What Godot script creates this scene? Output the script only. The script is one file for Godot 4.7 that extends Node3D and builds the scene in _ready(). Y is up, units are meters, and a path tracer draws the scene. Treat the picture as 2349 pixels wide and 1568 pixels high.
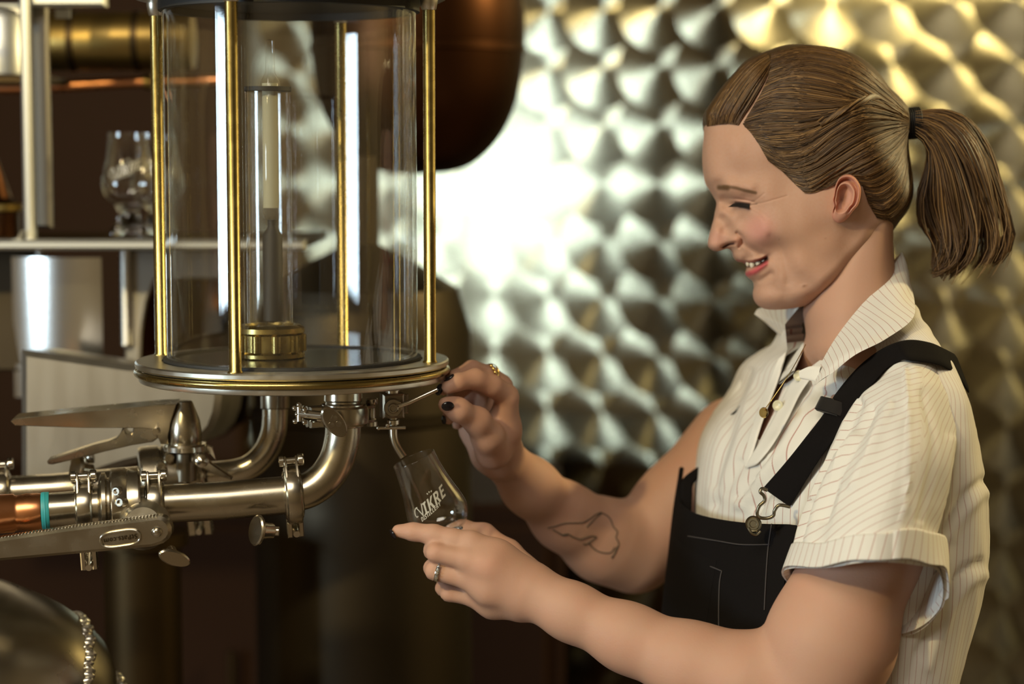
extends Node3D
# A woman in a distillery fills a small tasting glass at the tap of a glass spirit safe.
# Distances are metres, y is up. pt(x, y, z) gives the place seen at a pixel of the 2349 x 1568 frame,
# z metres nearer to the camera than the plane in which the woman stands.

const F := 4600.0
const MID := Vector2(1174.5, 784.0)
const D0 := 1.75
const EYE := Vector3(0, 1.59, 0)
const PITCH := -5.0
var cam_basis := Basis(Vector3.RIGHT, deg_to_rad(PITCH))
var M := {}

func pt(x: float, y: float, z := 0.0) -> Vector3:
	var d := D0 - z
	return EYE + cam_basis * Vector3((x - MID.x) / F * d, -(y - MID.y) / F * d, -d)

func px(r: float, z := 0.0) -> float:          # a length in pixels at z, in metres
	return r * (D0 - z) / F

func seen(p: Vector3) -> Vector3:              # the pixel (x, y) and z of a place
	var l := cam_basis.inverse() * (p - EYE)
	return Vector3(MID.x - l.x / l.z * F, MID.y + l.y / l.z * F, D0 + l.z)

# ---------------------------------------------------------------- geometry
class Geo:
	var v := PackedVector3Array()
	var n := PackedVector3Array()
	var t := PackedVector2Array()
	var c := PackedColorArray()
	var i := PackedInt32Array()
	var tint := Color.WHITE
	var colored := false

	func put(p: Vector3, nn: Vector3, uv := Vector2.ZERO) -> int:
		v.append(p); n.append(nn); t.append(uv); c.append(tint)
		return v.size() - 1

	func tri(a: int, b: int, d: int) -> void:  # counter-clockwise seen from outside
		i.append(a); i.append(d); i.append(b)

	func quad(a: int, b: int, d: int, e: int) -> void:
		tri(a, b, d); tri(a, d, e)

	# rows of points; wrap joins the last column to the first (the seam is shared in shading)
	func grid(rows: Array, wrap := false, uvs: Array = [], flip := false, cols: Array = []) -> void:
		var h := rows.size()
		var w: int = rows[0].size()
		var base := v.size()
		var acc := PackedVector3Array(); acc.resize(h * w)
		for y in h - 1:
			var r0: PackedVector3Array = rows[y]
			var r1: PackedVector3Array = rows[y + 1]
			for x in (w if wrap else w - 1):
				var x1 := (x + 1) % w
				var fn := (r0[x1] - r0[x]).cross(r1[x] - r0[x]) + (r1[x1] - r1[x]).cross(r1[x1] - r0[x1])
				acc[y * w + x] += fn; acc[y * w + x1] += fn; acc[(y + 1) * w + x] += fn; acc[(y + 1) * w + x1] += fn
		var s := -1.0 if flip else 1.0
		for y in h:
			var r: PackedVector3Array = rows[y]
			for x in (w + 1 if wrap else w):
				var xx := x % w
				v.append(r[xx]); n.append((acc[y * w + xx] * s).normalized())
				t.append(uvs[y][x] if uvs else Vector2(x / float(w), y / float(h)))
				c.append(cols[y][xx] if cols else tint)
		var ww := w + 1 if wrap else w
		for y in h - 1:
			for x in ww - 1:
				var a := base + y * ww + x
				if flip: quad(a, a + ww, a + ww + 1, a + 1)
				else: quad(a, a + 1, a + ww + 1, a + ww)

	# profile of (radius, height) turned round the y axis of xf; sharp corners stay sharp
	func lathe(xf: Transform3D, prof: PackedVector2Array, seg := 48, sharp := 40.0, a0 := 0.0, a1 := TAU) -> void:
		var m := prof.size()
		var dn := PackedVector2Array()
		for k in m - 1:
			var d := prof[k + 1] - prof[k]
			dn.append(Vector2(d.y, -d.x).normalized())
		var lim := cos(deg_to_rad(sharp))
		for k in m - 1:
			if prof[k].distance_to(prof[k + 1]) < 1e-7: continue
			var na := dn[k]
			var nb := dn[k]
			if k > 0 and dn[k].dot(dn[k - 1]) > lim: na = (dn[k] + dn[k - 1]).normalized()
			if k < m - 2 and dn[k].dot(dn[k + 1]) > lim: nb = (dn[k] + dn[k + 1]).normalized()
			var base := v.size()
			for j in seg + 1:
				var a := lerpf(a0, a1, j / float(seg))
				var ca := cos(a)
				var sa := sin(a)
				put(xf * Vector3(prof[k].x * ca, prof[k].y, prof[k].x * sa), (xf.basis * Vector3(na.x * ca, na.y, na.x * sa)).normalized(), Vector2(prof[k].y * 10.0, a))
				put(xf * Vector3(prof[k + 1].x * ca, prof[k + 1].y, prof[k + 1].x * sa), (xf.basis * Vector3(nb.x * ca, nb.y, nb.x * sa)).normalized(), Vector2(prof[k + 1].y * 10.0, a))
			for j in seg:
				var b := base + j * 2
				quad(b, b + 1, b + 3, b + 2)

	func disc(xf: Transform3D, r: float, y: float, up := true, seg := 32) -> void:
		lathe(xf, PackedVector2Array([Vector2(r, y), Vector2(0, y)] if up else [Vector2(0, y), Vector2(r, y)]), seg)

	# a round bar along a path; rad is a number or one number for each point; flat squeezes it along up
	func tube(path: Array, rad, seg := 14, caps := true, flat := 1.0, up := Vector3.UP) -> void:
		var m := path.size()
		var rows := []
		var side := Vector3.ZERO
		for k in m:
			var d: Vector3 = (path[mini(k + 1, m - 1)] - path[maxi(k - 1, 0)]).normalized()
			if k == 0:
				side = d.cross(up).normalized() if absf(d.dot(up)) < 0.98 else d.cross(Vector3.RIGHT).normalized()
			side = (side - d * side.dot(d)).normalized()
			var nor := side.cross(d)
			var r: float = rad[k] if rad is Array or rad is PackedFloat32Array else rad
			if k == 0 and caps: rows.append(ring(path[k], side, nor, 0.0001, seg, 1.0)); rows.append(ring(path[k], side, nor, r * 0.999, seg, flat))
			rows.append(ring(path[k], side, nor, r, seg, flat))
			if k == m - 1 and caps: rows.append(ring(path[k], side, nor, r * 0.999, seg, flat)); rows.append(ring(path[k], side, nor, 0.0001, seg, 1.0))
		grid(rows, true)

	func ring(p: Vector3, a: Vector3, b: Vector3, r: float, seg: int, flat: float) -> PackedVector3Array:
		var o := PackedVector3Array()
		for j in seg:
			var an := -TAU * j / seg
			o.append(p + a * cos(an) * r + b * sin(an) * r * flat)
		return o

	# polygon in the xy plane of xf, thick along z, edges chamfered by bev
	func slab(xf: Transform3D, poly: PackedVector2Array, thick: float, bev := 0.0) -> void:
		var q := poly.duplicate()
		if Geometry2D.is_polygon_clockwise(q): q.reverse()
		# Godot calls y-down clockwise; make it counter-clockwise in y-up by area
		var area := 0.0
		for k in q.size(): area += q[k].cross(q[(k + 1) % q.size()])
		if area < 0: q.reverse()
		var m := q.size()
		var ins := PackedVector2Array()
		for k in m:
			var e0 := (q[k] - q[(k + m - 1) % m]).normalized()
			var e1 := (q[(k + 1) % m] - q[k]).normalized()
			var n0 := Vector2(-e0.y, e0.x)
			var n1 := Vector2(-e1.y, e1.x)
			var mt := n0 + n1
			ins.append(q[k] + mt * bev / maxf(0.35, mt.length_squared() / 2.0))
		var h := thick / 2.0
		var lv := [[ins, -h], [q, -h + bev], [q, h - bev], [ins, h]] if bev > 0 else [[q, -h], [q, h]]
		for s in lv.size() - 1:
			for k in m:
				var k1 := (k + 1) % m
				var a: Vector2 = lv[s][0][k]; var b: Vector2 = lv[s][0][k1]
				var a2: Vector2 = lv[s + 1][0][k]; var b2: Vector2 = lv[s + 1][0][k1]
				var z0: float = lv[s][1]; var z1: float = lv[s + 1][1]
				var fn := (Vector3(b.x, b.y, z0) - Vector3(a.x, a.y, z0)).cross(Vector3(b2.x, b2.y, z1) - Vector3(a.x, a.y, z0)).normalized()
				var e := (q[k1] - q[k]).normalized()
				var ep := (q[k] - q[(k + m - 1) % m]).normalized()
				var en := (q[(k + 2) % m] - q[k1]).normalized()
				var na := fn
				var nb := fn
				if e.dot(ep) > 0.82:
					var f := (e + ep).normalized(); na = Vector3(f.y, -f.x, 0) * Vector2(fn.x, fn.y).length() + Vector3(0, 0, fn.z)
				if e.dot(en) > 0.82:
					var f := (e + en).normalized(); nb = Vector3(f.y, -f.x, 0) * Vector2(fn.x, fn.y).length() + Vector3(0, 0, fn.z)
				var B := xf.basis
				var i0 := put(xf * Vector3(a.x, a.y, z0), (B * na).normalized(), Vector2(a.x, a.y) * 10.0)
				var i1 := put(xf * Vector3(b.x, b.y, z0), (B * nb).normalized(), Vector2(b.x, b.y) * 10.0)
				var i2 := put(xf * Vector3(b2.x, b2.y, z1), (B * nb).normalized(), Vector2(b2.x, b2.y) * 10.0)
				var i3 := put(xf * Vector3(a2.x, a2.y, z1), (B * na).normalized(), Vector2(a2.x, a2.y) * 10.0)
				quad(i0, i1, i2, i3)
		var face: PackedVector2Array = ins if bev > 0 else q
		var tr := Geometry2D.triangulate_polygon(face)
		if tr.is_empty(): tr = Geometry2D.triangulate_polygon(q)
		for side in [-1.0, 1.0]:
			var base := v.size()
			for p in face: put(xf * Vector3(p.x, p.y, h * side), (xf.basis * Vector3(0, 0, side)).normalized(), p * 10.0)
			for k in range(0, tr.size(), 3):
				var A := face[tr[k]]; var Bq := face[tr[k + 1]]; var Cq := face[tr[k + 2]]
				var ccw := (Bq - A).cross(Cq - A) > 0
				if ccw == (side > 0): tri(base + tr[k], base + tr[k + 1], base + tr[k + 2])
				else: tri(base + tr[k], base + tr[k + 2], base + tr[k + 1])

	func box(xf: Transform3D, size: Vector3, bev := 0.001) -> void:
		var a := size.x / 2; var b := size.y / 2
		slab(xf, PackedVector2Array([Vector2(-a, -b), Vector2(a, -b), Vector2(a, b), Vector2(-a, b)]), size.z, minf(bev, size.z * 0.4))

	func ball(p: Vector3, r: Vector3, basis := Basis(), seg := 20) -> void:
		var rows := []
		for y in seg / 2 + 1:
			var th := PI * y / (seg / 2)
			var o := PackedVector3Array()
			for x in seg:
				var ph := TAU * x / seg
				o.append(p + basis * (Vector3(sin(th) * cos(ph), cos(th), sin(th) * sin(ph)) * r))
			rows.append(o)
		grid(rows, true)

	func join(g: Geo) -> void:
		var b := v.size()
		v.append_array(g.v); n.append_array(g.n); t.append_array(g.t); c.append_array(g.c)
		for k in g.i: i.append(k + b)

	func mesh() -> ArrayMesh:
		var a := []
		a.resize(Mesh.ARRAY_MAX)
		a[Mesh.ARRAY_VERTEX] = v; a[Mesh.ARRAY_NORMAL] = n; a[Mesh.ARRAY_TEX_UV] = t; a[Mesh.ARRAY_INDEX] = i
		if colored: a[Mesh.ARRAY_COLOR] = c
		var m := ArrayMesh.new()
		m.add_surface_from_arrays(Mesh.PRIMITIVE_TRIANGLES, a)
		return m

func at_base(g: Geo, parent: Node3D) -> void:     # points are written in the world; a part keeps them relative to its thing
	var inv := world_of(parent).affine_inverse()
	for k in g.v.size():
		g.v[k] = inv * g.v[k]
		g.n[k] = inv.basis * g.n[k]

func world_of(o: Node) -> Transform3D:
	var x := Transform3D()
	while o is Node3D and o != self:
		x = o.transform * x
		o = o.get_parent()
	return x

func obj(called: String, g: Geo, m: Material, parent: Node3D = null, label := "") -> MeshInstance3D:
	if parent: at_base(g, parent)
	var o := MeshInstance3D.new()
	o.name = called
	o.mesh = g.mesh()
	o.material_override = null
	o.set_surface_override_material(0, m)
	(parent if parent else self).add_child(o, true)
	if label: o.set_meta("label", label)
	return o

func numbered(called: String) -> String:
	if not has_node(NodePath(called)): return called
	var k := 1
	while has_node(NodePath("%s_%03d" % [called, k])): k += 1
	return "%s_%03d" % [called, k]

func tag(o: Node3D, label: String, category: String, group := "") -> Node3D:
	o.set_meta("label", label)
	o.set_meta("category", category)
	if group: o.set_meta("group", group)
	return o

func thing(called: String, label: String, category: String, at := Vector3.ZERO, group := "") -> Node3D:
	var o := Node3D.new()
	o.name = numbered(called)
	add_child(o)
	o.position = at
	return tag(o, label, category, group)

func struct(called: String, g: Geo, m: Material, parent: Node3D = null) -> MeshInstance3D:
	var o := obj(called, g, m, parent)
	if parent == null: o.set_meta("kind", "structure")
	return o

# a frame whose y axis runs from a towards b
func along(a: Vector3, b: Vector3, x := Vector3.RIGHT) -> Transform3D:
	var y := (b - a).normalized()
	var z := x.cross(y)
	if z.length() < 0.05: z = Vector3.FORWARD.cross(y)
	z = z.normalized()
	return Transform3D(Basis(y.cross(z), y, z), a)

# a frame at p whose z axis is z and whose y axis is as near to y as can be
func facing(p: Vector3, z: Vector3, y := Vector3.UP) -> Transform3D:
	z = z.normalized()
	var x := y.cross(z).normalized()
	return Transform3D(Basis(x, z.cross(x), z), p)

func cr(a, b, c, d, t: float):
	return b + 0.5 * t * (c - a + t * (2.0 * a - 5.0 * b + 4.0 * c - d + t * (3.0 * (b - c) + d - a)))

func spline(p: Array, per: int, closed := false) -> Array:
	var o := []
	var m := p.size()
	for k in (m if closed else m - 1):
		for j in per:
			var i0 := (k + m - 1) % m if closed else maxi(k - 1, 0)
			var i2 := (k + 1) % m
			var i3 := (k + 2) % m if closed else mini(k + 2, m - 1)
			o.append(cr(p[i0], p[k], p[i2], p[i3], j / float(per)))
	if not closed: o.append(p[m - 1])
	return o

func pick(p: Array, t: float):                    # a place along an open curve, t from 0 to 1
	var m := p.size() - 1
	var f := clampf(t, 0.0, 1.0) * m
	var k := mini(int(f), m - 1)
	return cr(p[maxi(k - 1, 0)], p[k], p[k + 1], p[mini(k + 2, m)], f - k)

func pts(a: Array) -> Array:                      # [[x, y, z], ...] to places
	var o := []
	for q in a: o.append(pt(q[0], q[1], q[2] if q.size() > 2 else 0.0))
	return o

func v2(a: Array) -> PackedVector2Array:
	var o := PackedVector2Array()
	for k in range(0, a.size(), 2): o.append(Vector2(a[k], a[k + 1]))
	return o

func lin(r: float, g: float, b: float) -> Color:  # a real-world base colour as the sRGB that materials want
	return Color(r, g, b).linear_to_srgb()

func tex(seed_: int, freq: float, lo: float, hi: float, size := 256, stretch := Vector2.ONE, octaves := 4) -> ImageTexture:
	var f := FastNoiseLite.new()
	f.seed = seed_
	f.noise_type = FastNoiseLite.TYPE_SIMPLEX_SMOOTH
	f.frequency = freq
	f.fractal_octaves = octaves
	var im := Image.create(size, size, false, Image.FORMAT_RGB8)
	for y in size:
		for x in size:
			# four blended copies make the tile seamless
			var u := x / float(size); var w := y / float(size)
			var a := f.get_noise_2d(x * stretch.x, y * stretch.y)
			var b := f.get_noise_2d((x - size) * stretch.x, y * stretch.y)
			var c := f.get_noise_2d(x * stretch.x, (y - size) * stretch.y)
			var d := f.get_noise_2d((x - size) * stretch.x, (y - size) * stretch.y)
			var k := lerpf(lerpf(a, b, u), lerpf(c, d, u), w)
			var g := clampf(lerpf(lo, hi, 0.5 + 0.7 * k), 0, 1)
			im.set_pixel(x, y, Color(g, g, g))
	return ImageTexture.create_from_image(im)

func mat(name_: String, col: Color, rough := 0.5, metal := 0.0) -> StandardMaterial3D:
	var m := StandardMaterial3D.new()
	m.resource_name = name_
	m.albedo_color = col
	m.roughness = rough
	m.metallic = metal
	m.cull_mode = BaseMaterial3D.CULL_DISABLED
	M[name_] = m
	return m

func triplanar(m: StandardMaterial3D, scale: Vector3) -> void:
	m.uv1_triplanar = true
	m.uv1_scale = scale

func _ready() -> void:
	# camera
	var cam := Camera3D.new()
	cam.name = "camera"
	cam.transform = Transform3D(cam_basis, EYE)
	var lens := CameraAttributesPhysical.new()
	lens.frustum_focal_length = 12.0 / (784.0 / F)
	lens.frustum_focus_distance = 1.64
	lens.exposure_aperture = lens.frustum_focal_length / 23.0
	lens.frustum_near = 0.05
	lens.frustum_far = 60.0
	cam.attributes = lens
	add_child(cam)
	cam.make_current()
	# surroundings: a closed room, lit by its window, lamps out of view and an added fill panel
	var env := Environment.new()
	env.background_mode = Environment.BG_COLOR
	env.background_color = Color(0.75, 0.82, 0.9)
	env.tonemap_mode = Environment.TONE_MAPPER_LINEAR
	env.tonemap_exposure = 1.13
	env.sdfgi_enabled = true
	env.ssao_enabled = true
	env.ssil_enabled = true
	var we := WorldEnvironment.new()
	we.name = "surroundings"
	we.environment = env
	add_child(we)
	window_light(Vector3(-2.69, 1.6, 0.02), Vector2(0.8, 0.64), 3.6, Color(0.84, 0.94, 1.0))
	materials()
	room()
	pendant("unseen warm pendant lamp lighting the swirl wall, hanging near the window", Vector3(-1.15, 2.42, -0.25), 1.6, 0.085)
	pendant("unseen warm pendant lamp lighting her hair and shirt, hanging behind the woman's back", Vector3(1.55, 2.36, -2.05), 1.7, 0.085)
	ceiling_fill_panel(Vector3(-0.75, 3.19, 0.55), 1.5, 4.2, Color(1.0, 0.955, 0.875))
	background()
	spirit_safe()
	pipework()
	valves()
	sample_tap()
	glasses()
	woman()

func window_light(at: Vector3, size: Vector2, energy: float, col: Color) -> void:
	var a := AreaLight3D.new()
	a.name = "window_daylight"
	a.area_size = size
	a.light_energy = energy
	a.light_color = col
	a.shadow_enabled = true
	a.set("area_range", 12.0)
	a.transform = Transform3D(Basis(Vector3.UP, -PI / 2), at)
	add_child(a)

func ceiling_fill_panel(at: Vector3, side: float, energy: float, col: Color) -> void:  # added soft fill light for the face, out of view
	var t := thing("added_fill_panel", "added square fill light panel in the ceiling, out of view, lighting the face", "light", at)
	var g := Geo.new()
	g.box(Transform3D(Basis(), at + Vector3(0, -0.006, 0)), Vector3(side, 0.008, side), 0.001)
	obj("fill_diffuser", g, M.fill_panel_glow, t)
	g = Geo.new()
	for s in [-1.0, 1.0]:
		g.box(Transform3D(Basis(), at + Vector3(s * (side / 2 + 0.02), -0.012, 0)), Vector3(0.04, 0.024, side + 0.08), 0.002)
		g.box(Transform3D(Basis(), at + Vector3(0, -0.012, s * (side / 2 + 0.02))), Vector3(side, 0.024, 0.04), 0.002)
	obj("frame", g, M.black, t)
	var a := AreaLight3D.new()
	a.name = "fill_panel_glow"
	a.area_size = Vector2(side, side)
	a.light_energy = energy
	a.light_color = col
	a.shadow_enabled = true
	a.set("area_range", 12.0)
	a.transform = Transform3D(Basis(Vector3.RIGHT, -PI / 2), at + Vector3(0, -0.03, 0))
	add_child(a)

func pendant(label: String, at: Vector3, energy: float, r: float) -> void:  # warm lamp out of view, placed to light wall, hair and shirt
	var t := thing("unseen_warm_lamp", label, "lamp", at, "unseen warm lamps lighting the wall and the woman")
	var g := Geo.new()
	g.tube([at + Vector3(0, 0.09, 0), Vector3(at.x, 3.2, at.z)], 0.004, 8)
	obj("cord", g, M.black, t)
	g = Geo.new()
	g.lathe(Transform3D(Basis(), at), v2([0.02, 0.11, 0.03, 0.09, 0.06, 0.075, r * 1.5, 0.03, r * 1.7, -0.01, r * 1.66, -0.01, r * 1.46, 0.026, 0.055, 0.068, 0.02, 0.08]), 40)
	obj("lamp_shade", g, M.black, t)
	g = Geo.new()
	g.ball(at + Vector3(0, -0.02, 0), Vector3.ONE * r * 0.55)
	obj("bulb", g, M.bulb, t)
	var o := OmniLight3D.new()
	o.name = "unseen_lamp_glow"
	o.light_color = Color(1.0, 0.91, 0.66)
	o.light_energy = energy
	o.light_size = r * 0.5
	o.omni_range = 12.0
	o.omni_attenuation = 2.0
	o.shadow_enabled = true
	o.position = at + Vector3(0, -0.02, 0)
	add_child(o, true)

func materials() -> void:
	var m: StandardMaterial3D
	mat("plaster", lin(0.24, 0.185, 0.115), 0.9)
	mat("ceiling", lin(0.22, 0.17, 0.11), 0.9)
	mat("floor", lin(0.15, 0.11, 0.075), 0.55)
	mat("black", lin(0.012, 0.011, 0.011), 0.5)
	mat("rubber", lin(0.015, 0.014, 0.013), 0.6)
	m = mat("bulb", lin(0.9, 0.7, 0.4), 0.4)
	m.emission_enabled = true
	m.emission = Color(1.0, 0.91, 0.66)
	m.emission_energy_multiplier = 14.0
	m = mat("fill_panel_glow", lin(0.8, 0.78, 0.72), 0.6)  # glow of the added fill panel
	m.emission_enabled = true
	m.emission = Color(1.0, 0.955, 0.875)
	m.emission_energy_multiplier = 1.5
	m = mat("pane", lin(0.8, 0.85, 0.9), 0.4)
	m.emission_enabled = true
	m.emission = Color(0.84, 0.94, 1.0)
	m.emission_energy_multiplier = 3.0
	var brushed := tex(3, 0.05, 0.1, 0.9, 256, Vector2(1, 14))
	var smut := tex(5, 0.02, 0.0, 1.0, 256)
	m = mat("steel", lin(0.47, 0.42, 0.33), 1.0, 1.0)
	m.roughness_texture = tex(8, 0.04, 0.17, 0.34, 128)
	triplanar(m, Vector3.ONE * 7)
	m = mat("steel_plain", lin(0.58, 0.54, 0.46), 0.2, 1.0)
	m = mat("steel_dark", lin(0.30, 0.26, 0.20), 0.3, 1.0)
	m = mat("aluminium", lin(0.66, 0.63, 0.55), 1.0, 1.0)
	m.roughness_texture = tex(9, 0.06, 0.26, 0.44, 128)
	triplanar(m, Vector3.ONE * 9)
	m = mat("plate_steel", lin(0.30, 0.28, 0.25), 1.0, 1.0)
	m.roughness_texture = tex(10, 0.03, 0.34, 0.56, 128, Vector2(3, 0.4))
	triplanar(m, Vector3.ONE * 2.5)
	m = mat("tank_steel", lin(0.34, 0.31, 0.25), 1.0, 1.0)
	m.roughness_texture = tex(11, 0.03, 0.2, 0.4, 128)
	triplanar(m, Vector3.ONE * 4)
	m = mat("weld", lin(0.74, 0.72, 0.67), 0.34, 1.0)
	m = mat("brass", lin(0.40, 0.31, 0.115), 1.0, 1.0)
	m.roughness_texture = tex(12, 0.05, 0.18, 0.36, 128)
	triplanar(m, Vector3.ONE * 8)
	m = mat("copper", lin(0.70, 0.30, 0.13), 1.0, 1.0)
	m.roughness_texture = tex(13, 0.05, 0.2, 0.42, 128)
	triplanar(m, Vector3.ONE * 6)
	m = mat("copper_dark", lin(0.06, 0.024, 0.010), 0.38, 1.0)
	m = mat("bronze_dark", lin(0.075, 0.05, 0.024), 0.45, 1.0)
	mat("gasket", lin(0.03, 0.30, 0.33), 0.5)
	mat("label_white", lin(0.6, 0.62, 0.62), 0.6)
	m = mat("swirl", lin(0.34, 0.31, 0.21), 0.225, 1.0)
	m.anisotropy_enabled = true
	m.anisotropy = 0.95
	m = mat("sheet", lin(0.3, 0.27, 0.2), 0.5, 1.0)
	m = mat("glass", Color(0.08, 0.085, 0.08, 0.02), 0.02)
	m.transparency = BaseMaterial3D.TRANSPARENCY_ALPHA
	mat("inner", lin(0.02, 0.018, 0.014), 0.22)
	mat("alu_bright", lin(0.72, 0.74, 0.74), 0.42, 1.0)
	mat("alu_soft", lin(0.66, 0.66, 0.64), 0.2, 1.0)
	mat("brass_dull", lin(0.30, 0.20, 0.06), 0.4, 1.0)
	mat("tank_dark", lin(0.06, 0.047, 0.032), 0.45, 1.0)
	mat("panel", lin(0.05, 0.027, 0.016), 0.6).metallic_specular = 0.15
	mat("paper", lin(0.5, 0.48, 0.34), 0.8)
	mat("etch", lin(0.5, 0.48, 0.41), 0.7)
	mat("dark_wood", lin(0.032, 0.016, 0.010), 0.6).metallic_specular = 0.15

func room() -> void:
	var g := Geo.new()
	g.box(Transform3D(Basis(), Vector3(-0.1, -0.05, -1.0)), Vector3(6.4, 0.1, 7.6), 0.002)
	struct("floor", g, M.floor)
	g = Geo.new()
	g.box(Transform3D(Basis(), Vector3(-0.1, 3.25, -1.0)), Vector3(6.4, 0.1, 7.6), 0.002)
	struct("ceiling", g, M.ceiling)
	g = Geo.new()
	g.box(Transform3D(Basis(), Vector3(2.65, 1.6, -1.0)), Vector3(0.1, 3.2, 7.4), 0.002)
	struct("wall_right", g, M.plaster)
	g = Geo.new()
	g.box(Transform3D(Basis(), Vector3(-0.1, 1.6, 2.45)), Vector3(5.4, 3.2, 0.1), 0.002)
	struct("wall_front", g, M.plaster)
	# the left wall with the window opening in it
	g = Geo.new()
	for b in [[-4.8, -0.4, 0.0, 3.2], [0.44, 2.6, 0.0, 3.2], [-0.4, 0.44, 0.0, 1.27], [-0.4, 0.44, 1.93, 3.2]]:
		g.box(Transform3D(Basis(), Vector3(-2.8, (b[2] + b[3]) / 2, (b[0] + b[1]) / 2)), Vector3(0.1, b[3] - b[2], b[1] - b[0]), 0.001)
	struct("wall_left", g, M.plaster)
	g = Geo.new()
	g.box(Transform3D(Basis(), Vector3(-2.79, 1.6, 0.02)), Vector3(0.02, 0.68, 0.84), 0.001)
	var w := struct("window_1", g, M.pane)
	g = Geo.new()
	for y in [1.26, 1.94]: g.box(Transform3D(Basis(), Vector3(-2.76, y, 0.02)), Vector3(0.05, 0.05, 0.9), 0.003)
	for z in [-0.4, 0.44]: g.box(Transform3D(Basis(), Vector3(-2.76, 1.6, z)), Vector3(0.05, 0.68, 0.05), 0.003)
	struct("window_frame", g, M.black, w)
	# the back wall, turned towards the window and clad in swirl-polished sheet
	var nrm := Vector3(-0.335, 0, 0.942).normalized()
	var wx := Transform3D(Basis(Vector3.UP.cross(nrm), Vector3.UP, nrm), Vector3(0, 0, -3.3))
	g = Geo.new()
	g.box(wx * Transform3D(Basis(), Vector3(0, 1.6, -0.06)), Vector3(6.4, 3.3, 0.1), 0.001)
	var wall := struct("wall_back", g, M.sheet)
	# each swirl is a shallow polished disc; the next row laps over the last
	var pitch := 0.0925
	var d := Geo.new()
	var rad := 0.0668
	d.lathe(Transform3D(Basis(Vector3.RIGHT, PI / 2), Vector3.ZERO), v2([rad, 0.0, rad * 0.985, 0.0001, rad * 0.5, 0.00015, 0.0012, 0.0002]), 28, 80.0)
	for q in d.v.size(): d.t[q].x = Vector2(d.v[q].x, d.v[q].y).length() * 10.0      # the polish runs round each disc
	var dm := d.mesh()
	var k := 0
	for r in 20:
		for q in 26:
			var p := wx * Vector3(-1.05 + q * pitch + 0.0008 * sin(q * 7.0 + r * 3.0), 0.36 + r * pitch, 0.0)
			var s := seen(p)
			if s.x < 560 or s.x > 2560 or s.y < -160 or s.y > 1720: continue
			var o := MeshInstance3D.new()
			o.name = "swirl_disc" if k == 0 else "swirl_disc_%03d" % k
			k += 1
			o.mesh = dm
			o.set_surface_override_material(0, M.swirl)
			o.transform = wall.transform.affine_inverse() * Transform3D(wx.basis * Basis(Vector3.RIGHT, -0.011) * Basis(Vector3.UP, 0.004), p + nrm * (-0.0072 + 0.00002 * ((q + r) % 5)))
			wall.add_child(o, true)

# ---------------------------------------------------------------- behind the safe
func plate(called: String, corners: Array, thick: float, m: Material, parent: Node3D, bev := 0.002, label := "") -> MeshInstance3D:
	# a flat plate facing the camera side, its outline given by places seen at one depth
	var c: Vector3 = Vector3.ZERO
	var p := pts(corners)
	for q in p: c += q / p.size()
	var f := Transform3D(cam_basis, c)
	var o := PackedVector2Array()
	for q in p:
		var l: Vector3 = f.affine_inverse() * q
		o.append(Vector2(l.x, l.y))
	var g := Geo.new()
	g.slab(f, o, thick, bev)
	return obj(called, g, m, parent, label)

func bar(g: Geo, x0: float, y0: float, x1: float, y1: float, z: float, deep: float, bev := 0.003) -> void:
	# an upright rectangular bar between two corners seen at z, going back by deep
	var a := pt(x0, y0, z)
	var b := pt(x1, y1, z)
	var c := (a + b) / 2.0
	g.box(Transform3D(Basis(), c - Vector3(0, 0, deep / 2)), Vector3(absf(b.x - a.x), absf(b.y - a.y), deep), bev)

func weld_bead(g: Geo, path: Array, r: float, step := 0.5) -> void:
	# a row of overlapping ripples
	var n := path.size()
	for k in n:
		var d: Vector3 = (path[mini(k + 1, n - 1)] - path[maxi(k - 1, 0)]).normalized()
		g.ball(path[k], Vector3(r, r * 0.62, r * 0.75), along(Vector3.ZERO, d, Vector3.RIGHT).basis * Basis(Vector3.RIGHT, 0.35), 10)

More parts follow.
